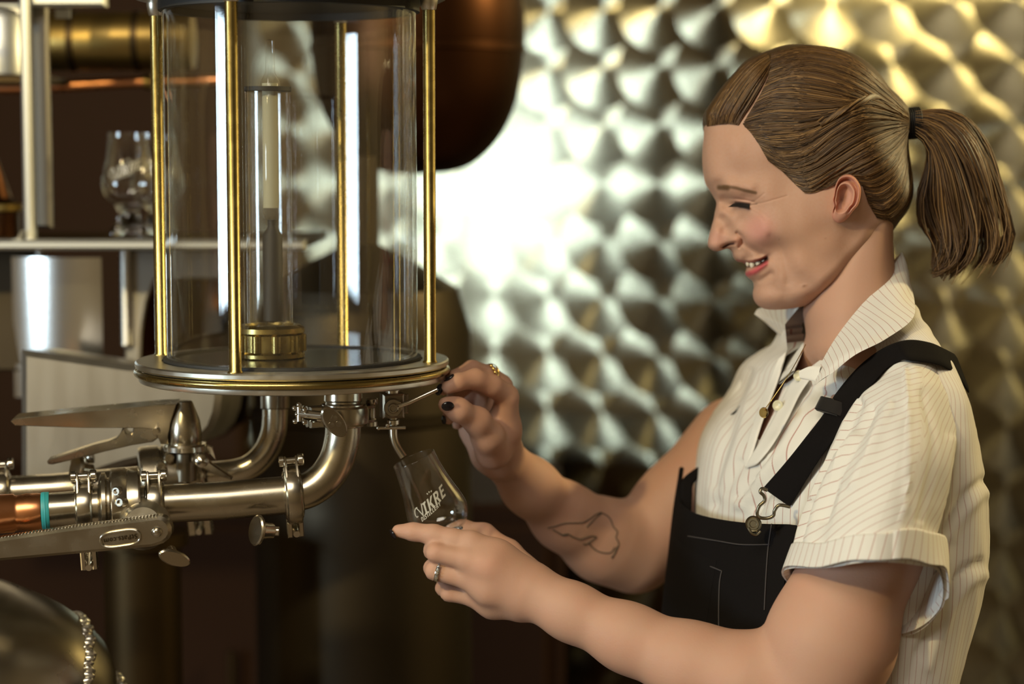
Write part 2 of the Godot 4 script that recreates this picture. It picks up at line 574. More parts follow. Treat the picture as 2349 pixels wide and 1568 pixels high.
func background() -> void:
	var g: Geo
	# welded metal shelf unit
	var zs := -0.28
	var t := thing("shelf_unit", "welded bare metal shelf frame holding the tasting glasses at left", "shelf", pt(60, 575, zs))
	g = Geo.new(); bar(g, 47, -120, 70, 560, zs, 0.02)
	obj("upright", g, M.alu_bright, t)
	g = Geo.new(); bar(g, 70, -120, 112, 524, zs - 0.03, 0.012)
	obj("upright_web", g, M.plate_steel, t)
	g = Geo.new(); bar(g, -520, 549, 700, 574, zs, 0.022)
	obj("shelf_edge", g, M.alu_bright, t)
	g = Geo.new()
	var a := pt(-520, 549, zs); var b := pt(700, 549, zs)
	g.box(Transform3D(Basis(), (a + b) / 2 + Vector3(0, -0.004, -0.13)), Vector3(b.x - a.x, 0.008, 0.22), 0.001)
	obj("shelf_board", g, M.bronze_dark, t)
	g = Geo.new(); bar(g, 70, -30, 240, 14, zs, 0.022)
	obj("top_rail", g, M.alu_bright, t)
	g = Geo.new(); bar(g, -520, 5, 48, 17, zs, 0.02)
	obj("top_rail", g, M.alu_bright, t)
	g = Geo.new()
	g.slab(facing(pt(47, 17, zs) - Vector3(0, 0, 0.01), Vector3(0, 0, 1)), v2([0, 0, -0.017, 0, -0.0135, -0.001, -0.006, -0.004, -0.002, -0.009, 0.0, -0.016]), 0.019, 0.001)
	obj("corner_weld", g, M.weld, t)
	g = Geo.new()
	g.slab(facing(pt(47, 549, zs) - Vector3(0, 0, 0.01), Vector3(0, 0, 1)), v2([0, 0, -0.01, 0, -0.0035, 0.002, 0.0, 0.009]), 0.019, 0.001)
	obj("corner_weld", g, M.weld, t)
	# added dark sheet, put there so the bay behind the shelf reads dark
	t = thing("added_dark_sheet", "added dark brown sheet that darkens the wall behind the shelf bay", "panel", Vector3(-0.9, 1.2, -3.45))
	var nrm := Vector3(-0.335, 0, 0.942).normalized()
	var wx := Transform3D(Basis(Vector3.UP.cross(nrm), Vector3.UP, nrm), Vector3(0, 0, -3.3))
	g = Geo.new()
	g.box(wx * Transform3D(Basis(), Vector3(-0.98, 1.55, 0.03)), Vector3(0.98, 1.5, 0.012), 0.002)
	obj("sheet", g, M.panel, t)
	g = Geo.new()
	for x in [-1.45, -0.98, -0.51]: g.box(wx * Transform3D(Basis(), Vector3(x, 1.55, 0.01)), Vector3(0.03, 1.5, 0.03), 0.002)
	obj("batten", g, M.panel, t)
	# things standing or hanging in the shelf
	t = thing("brass_cylinder", "dark brass cylinder lying across the top of the shelf bay", "cylinder", pt(240, 100, -0.44))
	g = Geo.new()
	g.lathe(along(pt(100, 95, -0.45), pt(420, 95, -0.45)), v2([0.0, 0.0, 0.030, 0.002, 0.032, 0.006, 0.032, 0.16, 0.03, 0.164, 0.0, 0.166]), 40, 40)
	obj("drum", g, M.brass_dull, t)
	for x in [0.03, 0.1]:
		g = Geo.new()
		g.lathe(along(pt(100, 95, -0.45), pt(420, 95, -0.45)), v2([0.032, x, 0.0335, x + 0.001, 0.0335, x + 0.007, 0.032, x + 0.008]), 40, 40)
		obj("hoop", g, M.bronze_dark, t)
	t = thing("copper_tube", "thin copper tube running level behind the shelf glasses", "tube", pt(200, 190, -0.48))
	g = Geo.new()
	g.tube(pts([[-520, 214, -0.5], [-80, 203, -0.49], [100, 200, -0.49], [300, 188, -0.48], [520, 184, -0.48]]), 0.0065, 20)
	obj("pipe", g, M.copper, t)
	g = Geo.new()
	g.lathe(along(pt(330, 187, -.48), pt(350, 187, -.48)), v2([0.0066, 0.0, 0.0095, 0.001, 0.0095, 0.009, 0.0066, 0.01]), 20, 40)
	obj("union_nut", g, M.brass_dull, t)
	t = thing("white_tag", "small white card hung under the shelf's top rail", "tag", pt(144, 20, -0.31))
	plate("card", [[127, 21, -.315], [162, 21, -.315], [162, 42, -.315], [127, 42, -.315]], 0.002, M.label_white, t, 0.0004)
	g = Geo.new(); g.tube(pts([[144, 8, -.31], [144, 22, -.314]]), 0.001, 8)
	obj("string", g, M.black, t)
	t = thing("steel_canister", "bright steel canister cut off by the left edge of the shelf", "canister", pt(10, 160, -0.44))
	g = Geo.new()
	g.lathe(Transform3D(Basis(), pt(6, 178, -0.44)), v2([0.0, 0.0, 0.03, 0.0, 0.033, 0.003, 0.033, 0.062, 0.028, 0.07, 0.012, 0.074, 0.0, 0.075]), 40, 40)
	obj("shell", g, M.alu_bright, t)
	g = Geo.new()
	a = pt(6, 178, -0.44)
	g.box(Transform3D(Basis(), a + Vector3(0, -0.004, 0)), Vector3(0.12, 0.008, 0.1), 0.001)
	obj("bracket", g, M.bronze_dark, t)
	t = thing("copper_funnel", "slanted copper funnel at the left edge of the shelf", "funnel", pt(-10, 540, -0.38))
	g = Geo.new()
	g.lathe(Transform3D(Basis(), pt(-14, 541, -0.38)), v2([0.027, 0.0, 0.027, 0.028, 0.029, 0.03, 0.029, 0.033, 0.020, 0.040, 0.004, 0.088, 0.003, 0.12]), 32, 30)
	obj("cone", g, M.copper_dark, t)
	g = Geo.new()
	g.lathe(Transform3D(Basis(), pt(-14, 541, -0.38)), v2([0.0285, 0.026, 0.031, 0.027, 0.031, 0.034, 0.0285, 0.035]), 32, 30)
	obj("brass_band", g, M.brass_dull, t)
	# welded steel housing under the shelf: a bright column between two seamed flanges
	t = thing("steel_column", "round polished steel column catching daylight below the shelf", "column", pt(165, 830, -0.42))
	g = Geo.new()
	var col := pt(246, 880, -0.525)
	g.lathe(Transform3D(Basis(), col), v2([0.15, 0.0, 0.15, 0.15, 0.146, 0.15, 0.146, 0.0, 0.15, 0.0]), 40, 30, deg_to_rad(80), deg_to_rad(119))
	obj("shell", g, M.alu_soft, t)
	g = Geo.new()
	g.lathe(Transform3D(Basis(), col), v2([0.149, 0.029, 0.1525, 0.031, 0.1525, 0.036, 0.149, 0.038]), 40, 40, deg_to_rad(80.5), deg_to_rad(118.5))
	obj("lower_hoop", g, M.alu_soft, t)
	for q in [[92, 96, "left-hand weld-seamed plate"], [287, 290, "r"]]:
		var left: bool = q[0] < 150
		t = thing("seamed_plate", "dull steel plate with a rippled weld down its edge, " + ("left of the bright column" if left else "right of the bright column"), "plate", pt(q[0], 850, -0.37), "welded plates beside the column")
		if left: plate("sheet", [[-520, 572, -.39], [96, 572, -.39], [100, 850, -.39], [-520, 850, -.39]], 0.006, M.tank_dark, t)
		else: plate("sheet", [[287, 572, -.39], [520, 572, -.39], [520, 640, -.39], [356, 640, -.39], [338, 690, -.39], [326, 760, -.39], [322, 850, -.39], [287, 850, -.39]], 0.006, M.plate_steel, t)
		g = Geo.new()
		var w := []
		for k in 44: w.append(pt(lerpf(q[0], q[1], k / 43.0) + 1.2 * sin(k * 2.3), lerpf(576, 846 if left else 790, k / 43.0), -0.382))
		weld_bead(g, w, 0.0058)
		obj("weld_bead", g, M.weld, t)
	# the copper vessel whose flank shows beside the seamed plate
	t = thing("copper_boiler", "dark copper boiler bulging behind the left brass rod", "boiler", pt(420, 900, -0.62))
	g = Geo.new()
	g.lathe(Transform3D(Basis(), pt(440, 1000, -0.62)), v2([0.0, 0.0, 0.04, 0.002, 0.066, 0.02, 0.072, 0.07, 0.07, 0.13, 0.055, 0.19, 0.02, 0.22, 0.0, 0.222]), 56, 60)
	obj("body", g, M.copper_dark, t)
	g = Geo.new()
	g.lathe(Transform3D(Basis(), pt(440, 1000, -0.62)), v2([0.072, 0.066, 0.0745, 0.068, 0.0745, 0.078, 0.072, 0.08]), 56, 30)
	obj("seam_band", g, M.copper, t)
	# pale steel tank front with rounded lower corner
	t = thing("steel_tank", "pale brushed steel tank behind the rear valve lever, lower corner rounded", "tank", pt(300, 1060, -0.24))
	var zt := -0.24
	var out := [[92, 800, zt], [330, 834, zt], [532, 834, zt], [533, 905, zt], [528, 940, zt], [515, 975, zt], [490, 1002, zt], [440, 1024, zt], [380, 1042, zt], [320, 1056, zt], [270, 1072, zt], [200, 1110, zt], [92, 1140, zt]]
	plate("front", out, 0.16, M.plate_steel, t, 0.006)
	# lower left: round-ended tank with a heavy weld bead
	t = thing("domed_tank", "dark polished round-ended tank with rippled weld, bottom left corner", "tank", pt(60, 1640, -0.04))
	var axis := along(pt(252, 1640, -0.04), pt(-300, 1560, 0.05), Vector3.UP)
	g = Geo.new()
	var prof := PackedVector2Array()
	for q in spline([Vector2(0.0, 0.0), Vector2(0.030, 0.003), Vector2(0.058, 0.016), Vector2(0.074, 0.034), Vector2(0.089, 0.062), Vector2(0.099, 0.10), Vector2(0.104, 0.14), Vector2(0.105, 0.25)], 5): prof.append(q)
	g.lathe(axis, prof, 72, 60)
	obj("shell", g, M.tank_steel, t)
	for spec in [[0.082, 0.047, 96], [0.036, 0.003, 60]]:
		g = Geo.new()
		var w := []
		for k in spec[2] as int:
			var an := TAU * k / float(spec[2])
			w.append(axis * Vector3(cos(an) * spec[0], spec[1] + 0.0012 * sin(k * 2.1), sin(an) * spec[0]))
		for k in w.size():
			var d: Vector3 = (w[(k + 1) % w.size()] - w[k]).normalized()
			g.ball(w[k], Vector3(0.0062, 0.0036, 0.0040), along(Vector3.ZERO, d, axis.basis.y).basis * Basis(Vector3.UP, 0.5 * sin(k * 1.7)), 10)
		obj("weld_bead", g, M.weld, t)
	# dark brown post and dark shapes lower left, with an added cabinet
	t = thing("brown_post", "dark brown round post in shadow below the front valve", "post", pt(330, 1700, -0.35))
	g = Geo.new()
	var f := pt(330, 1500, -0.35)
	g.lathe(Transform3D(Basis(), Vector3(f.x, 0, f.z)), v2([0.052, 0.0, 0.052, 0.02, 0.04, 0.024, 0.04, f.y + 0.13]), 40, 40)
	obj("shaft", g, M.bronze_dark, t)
	g = Geo.new()
	g.lathe(Transform3D(Basis(), Vector3(f.x, f.y + 0.115, f.z)), v2([0.04, 0.0, 0.048, 0.002, 0.048, 0.016, 0.0, 0.018]), 40, 30)
	obj("cap", g, M.bronze_dark, t)
	t = thing("dark_dome", "large dark coppery dome shape out of focus behind the safe", "still", Vector3(-0.13, 0, -2.35))  # dome shape for the dark coppery area behind the safe
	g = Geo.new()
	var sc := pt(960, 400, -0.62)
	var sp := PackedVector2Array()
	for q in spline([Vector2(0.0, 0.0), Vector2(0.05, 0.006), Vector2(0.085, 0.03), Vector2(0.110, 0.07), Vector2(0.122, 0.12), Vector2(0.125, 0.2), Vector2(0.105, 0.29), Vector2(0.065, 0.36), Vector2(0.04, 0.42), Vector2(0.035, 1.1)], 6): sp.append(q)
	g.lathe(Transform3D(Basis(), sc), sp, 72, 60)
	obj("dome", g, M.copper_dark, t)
	g = Geo.new()
	g.lathe(Transform3D(Basis(), sc), v2([0.1225, 0.14, 0.1265, 0.142, 0.1265, 0.152, 0.1235, 0.154]), 72, 30)
	obj("seam_band", g, M.copper_dark, t)
	t = thing("dark_drum", "dark drum shape standing behind the safe's pipes", "drum", Vector3(-0.17, 0, -2.3))  # drum shape for the dark area behind the pipes
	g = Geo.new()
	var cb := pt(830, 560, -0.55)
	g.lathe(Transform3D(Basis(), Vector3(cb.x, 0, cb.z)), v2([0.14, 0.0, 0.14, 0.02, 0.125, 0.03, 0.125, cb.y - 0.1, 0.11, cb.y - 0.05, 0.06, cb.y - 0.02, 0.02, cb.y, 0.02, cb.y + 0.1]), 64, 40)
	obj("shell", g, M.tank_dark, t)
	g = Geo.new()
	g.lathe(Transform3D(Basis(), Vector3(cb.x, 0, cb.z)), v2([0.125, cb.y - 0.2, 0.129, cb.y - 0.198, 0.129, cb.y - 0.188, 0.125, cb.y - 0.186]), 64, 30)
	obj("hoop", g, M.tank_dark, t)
	t = thing("added_cabinet", "added low dark wooden cabinet darkening the area beneath the pipework", "cabinet", Vector3(-0.5, 0, -2.98))  # added to keep the area below the pipes dark
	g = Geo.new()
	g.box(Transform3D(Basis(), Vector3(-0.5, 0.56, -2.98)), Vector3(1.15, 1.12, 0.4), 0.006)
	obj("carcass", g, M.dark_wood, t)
	for q in [-0.78, -0.22]:
		g = Geo.new()
		g.box(Transform3D(Basis(), Vector3(q, 0.6, -2.77)), Vector3(0.54, 0.98, 0.02), 0.006)
		var door := obj("door", g, M.dark_wood, t)
		g = Geo.new()
		g.tube([Vector3(q + 0.17 * signf(-0.5 - q), 0.8, -2.74), Vector3(q + 0.17 * signf(-0.5 - q), 0.92, -2.74)], 0.006, 12)
		obj("handle", g, M.bronze_dark, door)

# ---------------------------------------------------------------- spirit safe
const SAFE_X := 672.0
const SAFE_Z := 0.03

func spirit_safe() -> void:
	var c := pt(SAFE_X, 822, SAFE_Z)               # centre of the base plate's upper face
	var t := thing("spirit_safe", "tall glass cylinder spirit safe with brass rods between round metal plates", "spirit safe", c)
	var X := Transform3D(Basis(), c)
	var R := 0.1335
	var H := 0.304
	var g := Geo.new()
	g.lathe(X, v2([0.0, -0.0065, R - 0.004, -0.0065, R - 0.001, -0.0055, R, -0.0042, R, -0.0012, R - 0.0012, 0, 0.111, 0, 0.1105, -0.0012, 0.0, -0.0012]), 128, 30)
	obj("upper_flange", g, M.aluminium, t)
	g = Geo.new()
	var pr := PackedVector2Array()
	for k in 17: pr.append(Vector2(R - 0.0022 + 0.0034 * cos(PI * (k / 16.0 - 0.5)), -0.0096 + 0.0031 * sin(PI * (k / 16.0 - 0.5))))
	g.lathe(X, pr, 128, 60)
	obj("brass_ring", g, M.brass, t)
	g = Geo.new()
	g.lathe(X, v2([0.0, -0.0178, R - 0.006, -0.0178, R - 0.0035, -0.017, R - 0.003, -0.016, R - 0.003, -0.0132, R - 0.004, -0.0126, 0.0, -0.0126]), 128, 30)
	obj("lower_flange", g, M.aluminium, t)
	# rubber seat and the glass wall
	g = Geo.new()
	g.lathe(X, v2([0.1098, 0.0, 0.1098, 0.0022, 0.1025, 0.0022, 0.1025, 0.0]), 96)
	obj("seal", g, M.rubber, t)
	g = Geo.new()
	g.lathe(X, v2([0.1068, 0.001, 0.1068, H - 0.001]), 128)
	g.lathe(X, v2([0.1030, H - 0.001, 0.1030, 0.001]), 128)
	obj("glass_cylinder", g, M.glass, t)
	g = Geo.new()
	g.lathe(X, v2([0.0, H - 0.004, 0.1, H - 0.004, 0.1015, H - 0.010, 0.1098, H - 0.010, 0.1098, H, 0.0, H]), 96, 30)
	obj("upper_seal", g, M.rubber, t)
	g = Geo.new()
	g.lathe(X, v2([0.09, H, R - 0.004, H, R - 0.002, H + 0.001, R - 0.002, H + 0.005, R - 0.0035, H + 0.006, R, H + 0.007, R + 0.0005, H + 0.009, R + 0.0005, H + 0.014, R - 0.001, H + 0.0155, 0.0, H + 0.0155]), 128, 30)
	obj("top_plate", g, M.aluminium, t)
	for k in 4:
		var a := deg_to_rad(15.5 + 90.0 * k)
		var p := c + Vector3(-sin(a), 0, cos(a)) * 0.1235
		g = Geo.new()
		g.lathe(Transform3D(Basis(), p), v2([0.0062, 0.0, 0.0062, 0.0008, 0.0051, 0.002, 0.0051, H - 0.001]), 28, 50)
		var rod := obj("brass_rod", g, M.brass, t)
		g = Geo.new()
		g.lathe(Transform3D(Basis(), p + Vector3(0, H - 0.011, 0)), v2([0.0053, 0.0, 0.0062, 0.0008, 0.0076, 0.0085, 0.0076, 0.011, 0.0, 0.011]), 24, 40)
		obj("collar", g, M.aluminium, rod)
	# parrot: a glass tube in a brass cup, standing inside
	var q := c + Vector3(-0.0195, 0.0008, -0.002)
	var t2 := thing("hydrometer_tube", "narrow glass tube standing in a knurled brass cup inside the safe", "glass tube", q)
	var Q := Transform3D(Basis(), q)
	g = Geo.new()
	g.lathe(Q, v2([0.0, 0.0, 0.0285, 0.0, 0.0295, 0.001, 0.0295, 0.004, 0.0275, 0.006, 0.0275, 0.020, 0.0295, 0.022, 0.029, 0.026, 0.025, 0.0285, 0.0215, 0.0285, 0.0205, 0.0265, 0.0, 0.0265]), 64, 30)
	var cup := obj("brass_cup", g, M.brass, t2)
	for k in 10:
		g = Geo.new()
		var a := TAU * k / 10.0
		g.lathe(Transform3D(Basis(), q + Vector3(cos(a) * 0.0268, 0.005, sin(a) * 0.0268)), v2([0.0, 0.0, 0.0042, 0.001, 0.0042, 0.015, 0.0, 0.0165]), 12, 50)
		obj("grip_lobe", g, M.brass, cup)
	g = Geo.new()
	g.lathe(Q, v2([0.0195, 0.028, 0.0195, 0.229]), 64)
	g.lathe(Q, v2([0.0178, 0.229, 0.0178, 0.028]), 64)
	obj("glass_tube", g, M.glass, t2)
	g = Geo.new()
	g.lathe(Q, v2([0.0176, 0.2265, 0.0176, 0.2305, 0.0201, 0.2305, 0.0201, 0.227, 0.0196, 0.2265]), 48, 30)
	obj("rim_band", g, M.rubber, t2)
	g = Geo.new()
	g.lathe(Transform3D(Basis(), q + Vector3(0.003, 0, 0.002)), v2([0.0, 0.03, 0.0085, 0.032, 0.0085, 0.105, 0.004, 0.112, 0.004, 0.118, 0.0, 0.118]), 24, 40)
	obj("inner_spindle", g, M.rubber, t2)
	# hydrometer: a pale paper scale in a slim glass stem with a round bulb
	var hq := c + Vector3(-0.0165, 0.115, 0.004)
	var t3 := thing("hydrometer", "slim glass hydrometer with a pale paper scale standing in the tube", "hydrometer", hq)
	g = Geo.new()
	g.lathe(Transform3D(Basis(), hq), v2([0.0, 0.0, 0.006, 0.004, 0.0085, 0.012, 0.0085, 0.120, 0.004, 0.128, 0.0035, 0.155, 0.0, 0.156]), 32, 50)
	obj("stem", g, M.glass, t3)
	g = Geo.new()
	g.lathe(Transform3D(Basis(), hq), v2([0.0072, 0.014, 0.0072, 0.119]), 24, 30, PI * 0.12, PI * 0.88)
	obj("paper_scale", g, M.paper, t3)
	# dark inner floor of the safe
	g = Geo.new()
	g.lathe(X, v2([0.102, -0.0002, 0.1015, 0.0006, 0.0, 0.0006]), 96, 40)
	obj("inner_floor", g, M.inner, t)

# ---------------------------------------------------------------- pipes and clamps
func tri_clamp(label: String, at: Vector3, axis: Vector3, r: float, up: Vector3, wing := true, width := 0.013, drop := 1.62) -> Node3D:
	axis = axis.normalized()
	up = (up - axis * up.dot(axis)).normalized()
	var t := thing("pipe_clamp", label, "pipe clamp", at, "hinged clamps on the pipework")
	var x := along(at, at + axis, up)
	var g := Geo.new()
	var w := width / 2
	g.lathe(x, v2([r * 1.02, -w * 0.75, r * 1.30, -w, r * 1.42, -w * 0.8, r * 1.45, -w * 0.5, r * 1.45, w * 0.5, r * 1.42, w * 0.8, r * 1.30, w, r * 1.02, w * 0.75]), 56, 35)
	obj("band", g, M.steel, t)
	# ferrule faces inside the band
	g = Geo.new()
	g.lathe(x, v2([r * 0.98, -w * 1.25, r * 1.18, -w * 1.1, r * 1.2, -w * 0.8]), 48)
	g.lathe(x, v2([r * 1.2, w * 0.8, r * 1.18, w * 1.1, r * 0.98, w * 1.25]), 48)
	obj("ferrule", g, M.steel_plain, t)
	# hinge above: two pointed ear plates and a hexagon bolt through both
	var sd := axis.cross(up)
	var f := facing(at + up * r * 1.36, axis, up)
	for s in [-1.0, 1.0]:
		g = Geo.new()
		g.slab(f * Transform3D(Basis(), Vector3(0, 0, w * 0.72 * s)), v2([-r * 0.92, -r * 0.36, -r * 0.62, r * 0.02, -r * 0.2, r * 0.56, r * 0.02, r * 0.66, r * 0.24, r * 0.56, r * 0.62, r * 0.02, r * 0.92, -r * 0.36]), w * 0.34, 0.0006)
		obj("hinge_ear", g, M.steel, t)
	g = Geo.new()
	var hp: Vector3 = at + up * r * 1.78
	g.tube([hp - axis * w * 1.3, hp + axis * w * 1.3], 0.0030, 12)
	g.lathe(along(hp + axis * w * 0.9, hp + axis * w * 2.0, up), v2([0.0, 0.0, 0.0052, 0.0, 0.0056, 0.0007, 0.0056, 0.0042, 0.0048, 0.0050, 0.0, 0.0050]), 6, 40)
	g.lathe(along(hp - axis * w * 0.9, hp - axis * w * 2.0, up), v2([0.0, 0.0, 0.0050, 0.0, 0.0050, 0.0036, 0.0, 0.0042]), 6, 40)
	obj("hinge_bolt", g, M.steel_plain, t)
	if not wing: return t
	# closure below: two lugs, a swing bolt and a wing nut
	var d := facing(at - up * r * drop, sd, up)
	for s in [-1.0, 1.0]:
		g = Geo.new()
		var l := d * Transform3D(Basis(), Vector3(0, 0, r * 0.24 * s))
		for q in [-1.0, 1.0]:
			g.slab(l * Transform3D(Basis(), Vector3(w * 0.72 * q, 0, 0)), v2([-w * 0.34, -r * 0.5, w * 0.34, -r * 0.5, w * 0.34, r * (drop - 1.3), -w * 0.34, r * (drop - 1.3)]), r * 0.3, 0.0009)
		obj("lug", g, M.steel, t)
	g = Geo.new()
	var b := at - up * r * (drop + 0.1)
	g.tube([b - sd * r * 0.75, b + sd * r * 0.9], 0.0028, 12)
	g.ball(b - sd * r * 0.75, Vector3.ONE * 0.0036)
	obj("swing_bolt", g, M.steel_plain, t)
	return t

func wing_nut(parent: Node3D, at: Vector3, face: Vector3, long_axis: Vector3, a: float, b: float, studs := false) -> void:
	var f := facing(at, face, face.cross(long_axis))
	var g := Geo.new()
	var p := PackedVector2Array()
	for k in 36: p.append(Vector2(cos(TAU * k / 36) * a, sin(TAU * k / 36) * b))
	g.slab(f, p, 0.0042, 0.0011)
	var o := obj("wing_nut", g, M.steel, parent)
	g = Geo.new()
	g.lathe(along(at, at - face), v2([0.0, 0.0, b * 0.75, 0.0, b * 0.62, 0.010, b * 0.62, 0.014, 0.0, 0.0145]), 20, 40)
	obj("nut_hub", g, M.steel, o)
	if studs:
		for k in 3:
			g = Geo.new()
			var an := TAU * k / 3.0 + 0.5
			var q := f * Vector3(cos(an) * 0.0036, sin(an) * 0.0036, 0.0018)
			g.lathe(along(q, q + face), v2([0.0028, 0.0, 0.0026, 0.0008, 0.0, 0.0009]), 16, 40)
			obj("raised_dot", g, M.steel_plain, o)

func pipework() -> void:
	# front pipe: down from the safe, through an elbow, away to the left
	var path := spline(pts([[787, 900, 0.065], [787, 975, 0.065], [784, 1012, 0.065], [772, 1055, 0.066], [748, 1093, 0.067], [712, 1121, 0.069], [672, 1134, 0.071]]), 6)
	var t := thing("elbow_pipe", "polished steel elbow curving down from beneath the safe, nearest the tap", "pipe", pt(787, 975, 0.065), "steel elbows under the safe")
	var g := Geo.new()
	g.tube(path, px(41, 0.065), 48, false)
	obj("bend", g, M.steel, t)
	g = Geo.new()
	g.lathe(along(pt(787, 908, 0.065), pt(787, 940, 0.065)), v2([px(44, .065), -0.004, px(44, .065), 0.004, px(39, .065), 0.006, px(39, .065), 0.016]), 40, 30)
	obj("stub", g, M.steel_plain, t)
	g = Geo.new()
	g.lathe(along(pt(787, 951, 0.065), pt(787, 990, 0.065)), v2([px(41, .065), 0.008, px(41.6, .065), 0.0085, px(41.6, .065), 0.0105, px(41, .065), 0.011]), 40, 30)
	obj("weld_seam", g, M.weld, t)
	var c := tri_clamp("clamp with an oval winged knob at the top of the front elbow", pt(787, 951, 0.065), Vector3.UP, px(41, .065), Vector3(0.9, 0, -0.5), true, 0.0165)
	wing_nut(c, pt(766, 967, 0.115), Vector3(0.35, -0.1, 0.93), Vector3(0.62, -0.78, 0), 0.0152, 0.0078, true)
	g = Geo.new()
	for q in [[676, 936], [686, 928], [699, 940], [682, 950], [697, 953], [677, 966], [690, 958], [699, 968], [708, 947]]:
		g.ball(pt(q[0], q[1], 0.1 + 0.004 * sin(q[0])), Vector3.ONE * px(6.4, .1), Basis(), 12)
	g.tube([pt(688, 930, .098), pt(688, 966, .098)], px(9, .1), 12)
	g.tube([pt(690, 948, .098), pt(752, 954, .105)], px(10, .1), 12)
	obj("knurled_knob", g, M.steel_plain, c)
	# rear elbow
	t = thing("elbow_pipe", "dimmer steel elbow behind the front one, curving towards the rear valve", "pipe", pt(631, 960, -0.05), "steel elbows under the safe")
	g = Geo.new()
	g.tube(spline(pts([[631, 895, -.05], [631, 958, -.05], [625, 1000, -.05], [606, 1040, -.05], [576, 1068, -.05], [536, 1082, -.05], [470, 1088, -.05]]), 6), px(29, -.05), 40, false)
	obj("bend", g, M.steel, t)
	g = Geo.new()
	g.lathe(along(pt(631, 905, -0.05), pt(631, 940, -0.05)), v2([px(33, -.05), 0.0, px(33, -.05), 0.012, px(29, -.05), 0.013]), 32, 30)
	obj("stub", g, M.steel_dark, t)
	# straight run
	t = thing("straight_pipe", "long horizontal steel pipe between the valve and the front elbow", "pipe", pt(520, 1147, 0.08))
	g = Geo.new()
	g.tube(pts([[690, 1132, 0.071], [520, 1147, 0.08], [330, 1158, 0.09], [245, 1162, 0.096]]), px(44, 0.08), 56, false)
	obj("tube", g, M.steel, t)
	tri_clamp("clamp joining the straight pipe to the front elbow, with lugs hanging below", pt(672, 1134, 0.071), pt(690, 1132, .07) - pt(640, 1137, .073), px(47, .07), Vector3(-0.12, 1, 0.25))
	var k := get_child(get_child_count() - 1) as Node3D
	wing_nut(k, pt(590, 1216, 0.11), Vector3(-0.75, 0.15, 0.62), Vector3(0.1, 1, 0.1), 0.0128, 0.0105)
	g = Geo.new()
	g.tube([pt(600, 1216, 0.1), pt(640, 1218, 0.1)], 0.004, 12)
	obj("nut_stem", g, M.steel_plain, k)
	tri_clamp("clamp at the foot of the rear elbow, its lugs hanging behind the long pipe", pt(446, 1090, -0.05), pt(470, 1088, -.05) - pt(420, 1092, -.05), px(38, -.05), Vector3(0, 1, 0.15), true, 0.02, 3.2)
	# left of the valve: clamp, ferrule, gasket, copper
	var ax := pt(200, 1166, .1) - pt(100, 1172, .105)
	tri_clamp("clamp between the copper line and the lever valve, right of the turquoise gasket", pt(196, 1165, 0.099), ax, px(45, .1), Vector3(-0.1, 1, 0.3), true, 0.013, 2.85)
	t = thing("ferrule_pipe", "short steel pipe stub to the right of the turquoise gasket", "pipe", pt(138, 1169, 0.102))
	g = Geo.new()
	g.tube(pts([[112, 1171, 0.104], [240, 1162, 0.096]]), px(41, .1), 48, false)
	obj("tube", g, M.steel, t)
	t = thing("turquoise_gasket", "turquoise ring gasket between the copper pipe and steel stub", "gasket", pt(103, 1172, .1045))
	g = Geo.new()
	g.lathe(along(pt(96, 1172.4, .105), pt(112, 1171.4, .104)), v2([px(38, .1), 0.0, px(43, .1), 0.0, px(44, .1), 0.0012, px(44, .1), 0.0052, px(43, .1), 0.0064, px(38, .1), 0.0064]), 56, 40)
	obj("ring", g, M.gasket, t)
	g = Geo.new()
	g.lathe(along(pt(99, 1172.2, .105), pt(112, 1171.4, .104)), v2([px(43.6, .1), 0.001, px(44.6, .1), 0.0016, px(43.6, .1), 0.0022]), 56, 30)
	obj("ridge", g, M.gasket, t)
	t = thing("copper_pipe", "glossy copper pipe entering from the left edge, above the long lever", "pipe", pt(40, 1176, .108))
	g = Geo.new()
	g.lathe(along(pt(96, 1172.4, .105), pt(-60, 1182, .113)), v2([px(30, .1), -0.0004, px(41, .1), 0.0, px(43, .1), 0.003, px(43.5, .1), 0.012, px(41, .1), 0.018, px(41, .1), 0.021, px(44.5, .1), 0.0225, px(44.5, .1), 0.4]), 56, 40)
	obj("tube", g, M.copper, t)
	# rear pipe running left, behind
	t = thing("rear_pipe", "steel pipe at the left edge behind the copper pipe", "pipe", pt(100, 1128, -.05))
	g = Geo.new()
	g.tube(pts([[-700, 1170, -.0], [-60, 1134, -.04], [120, 1124, -.05], [330, 1106, -.05]]), px(38, -.05), 40, false)
	obj("tube", g, M.steel, t)
	tri_clamp("half-hidden clamp on the rear pipe at the left edge", pt(6, 1131, -.043), pt(100, 1125, -.05) - pt(0, 1131, -.043), px(38, -.05), Vector3(0, 1, 0.1), false)
	k = tri_clamp("clamp with a round wing on the rear pipe below the short trigger", pt(196, 1116, -.05), pt(300, 1108, -.05) - pt(120, 1124, -.05), px(38, -.05), Vector3(0, 1, 0.1), false)
	wing_nut(k, pt(176, 1076, -.02), Vector3(-0.75, 0.2, 0.6), Vector3(0.3, 1, 0), 0.0135, 0.011)

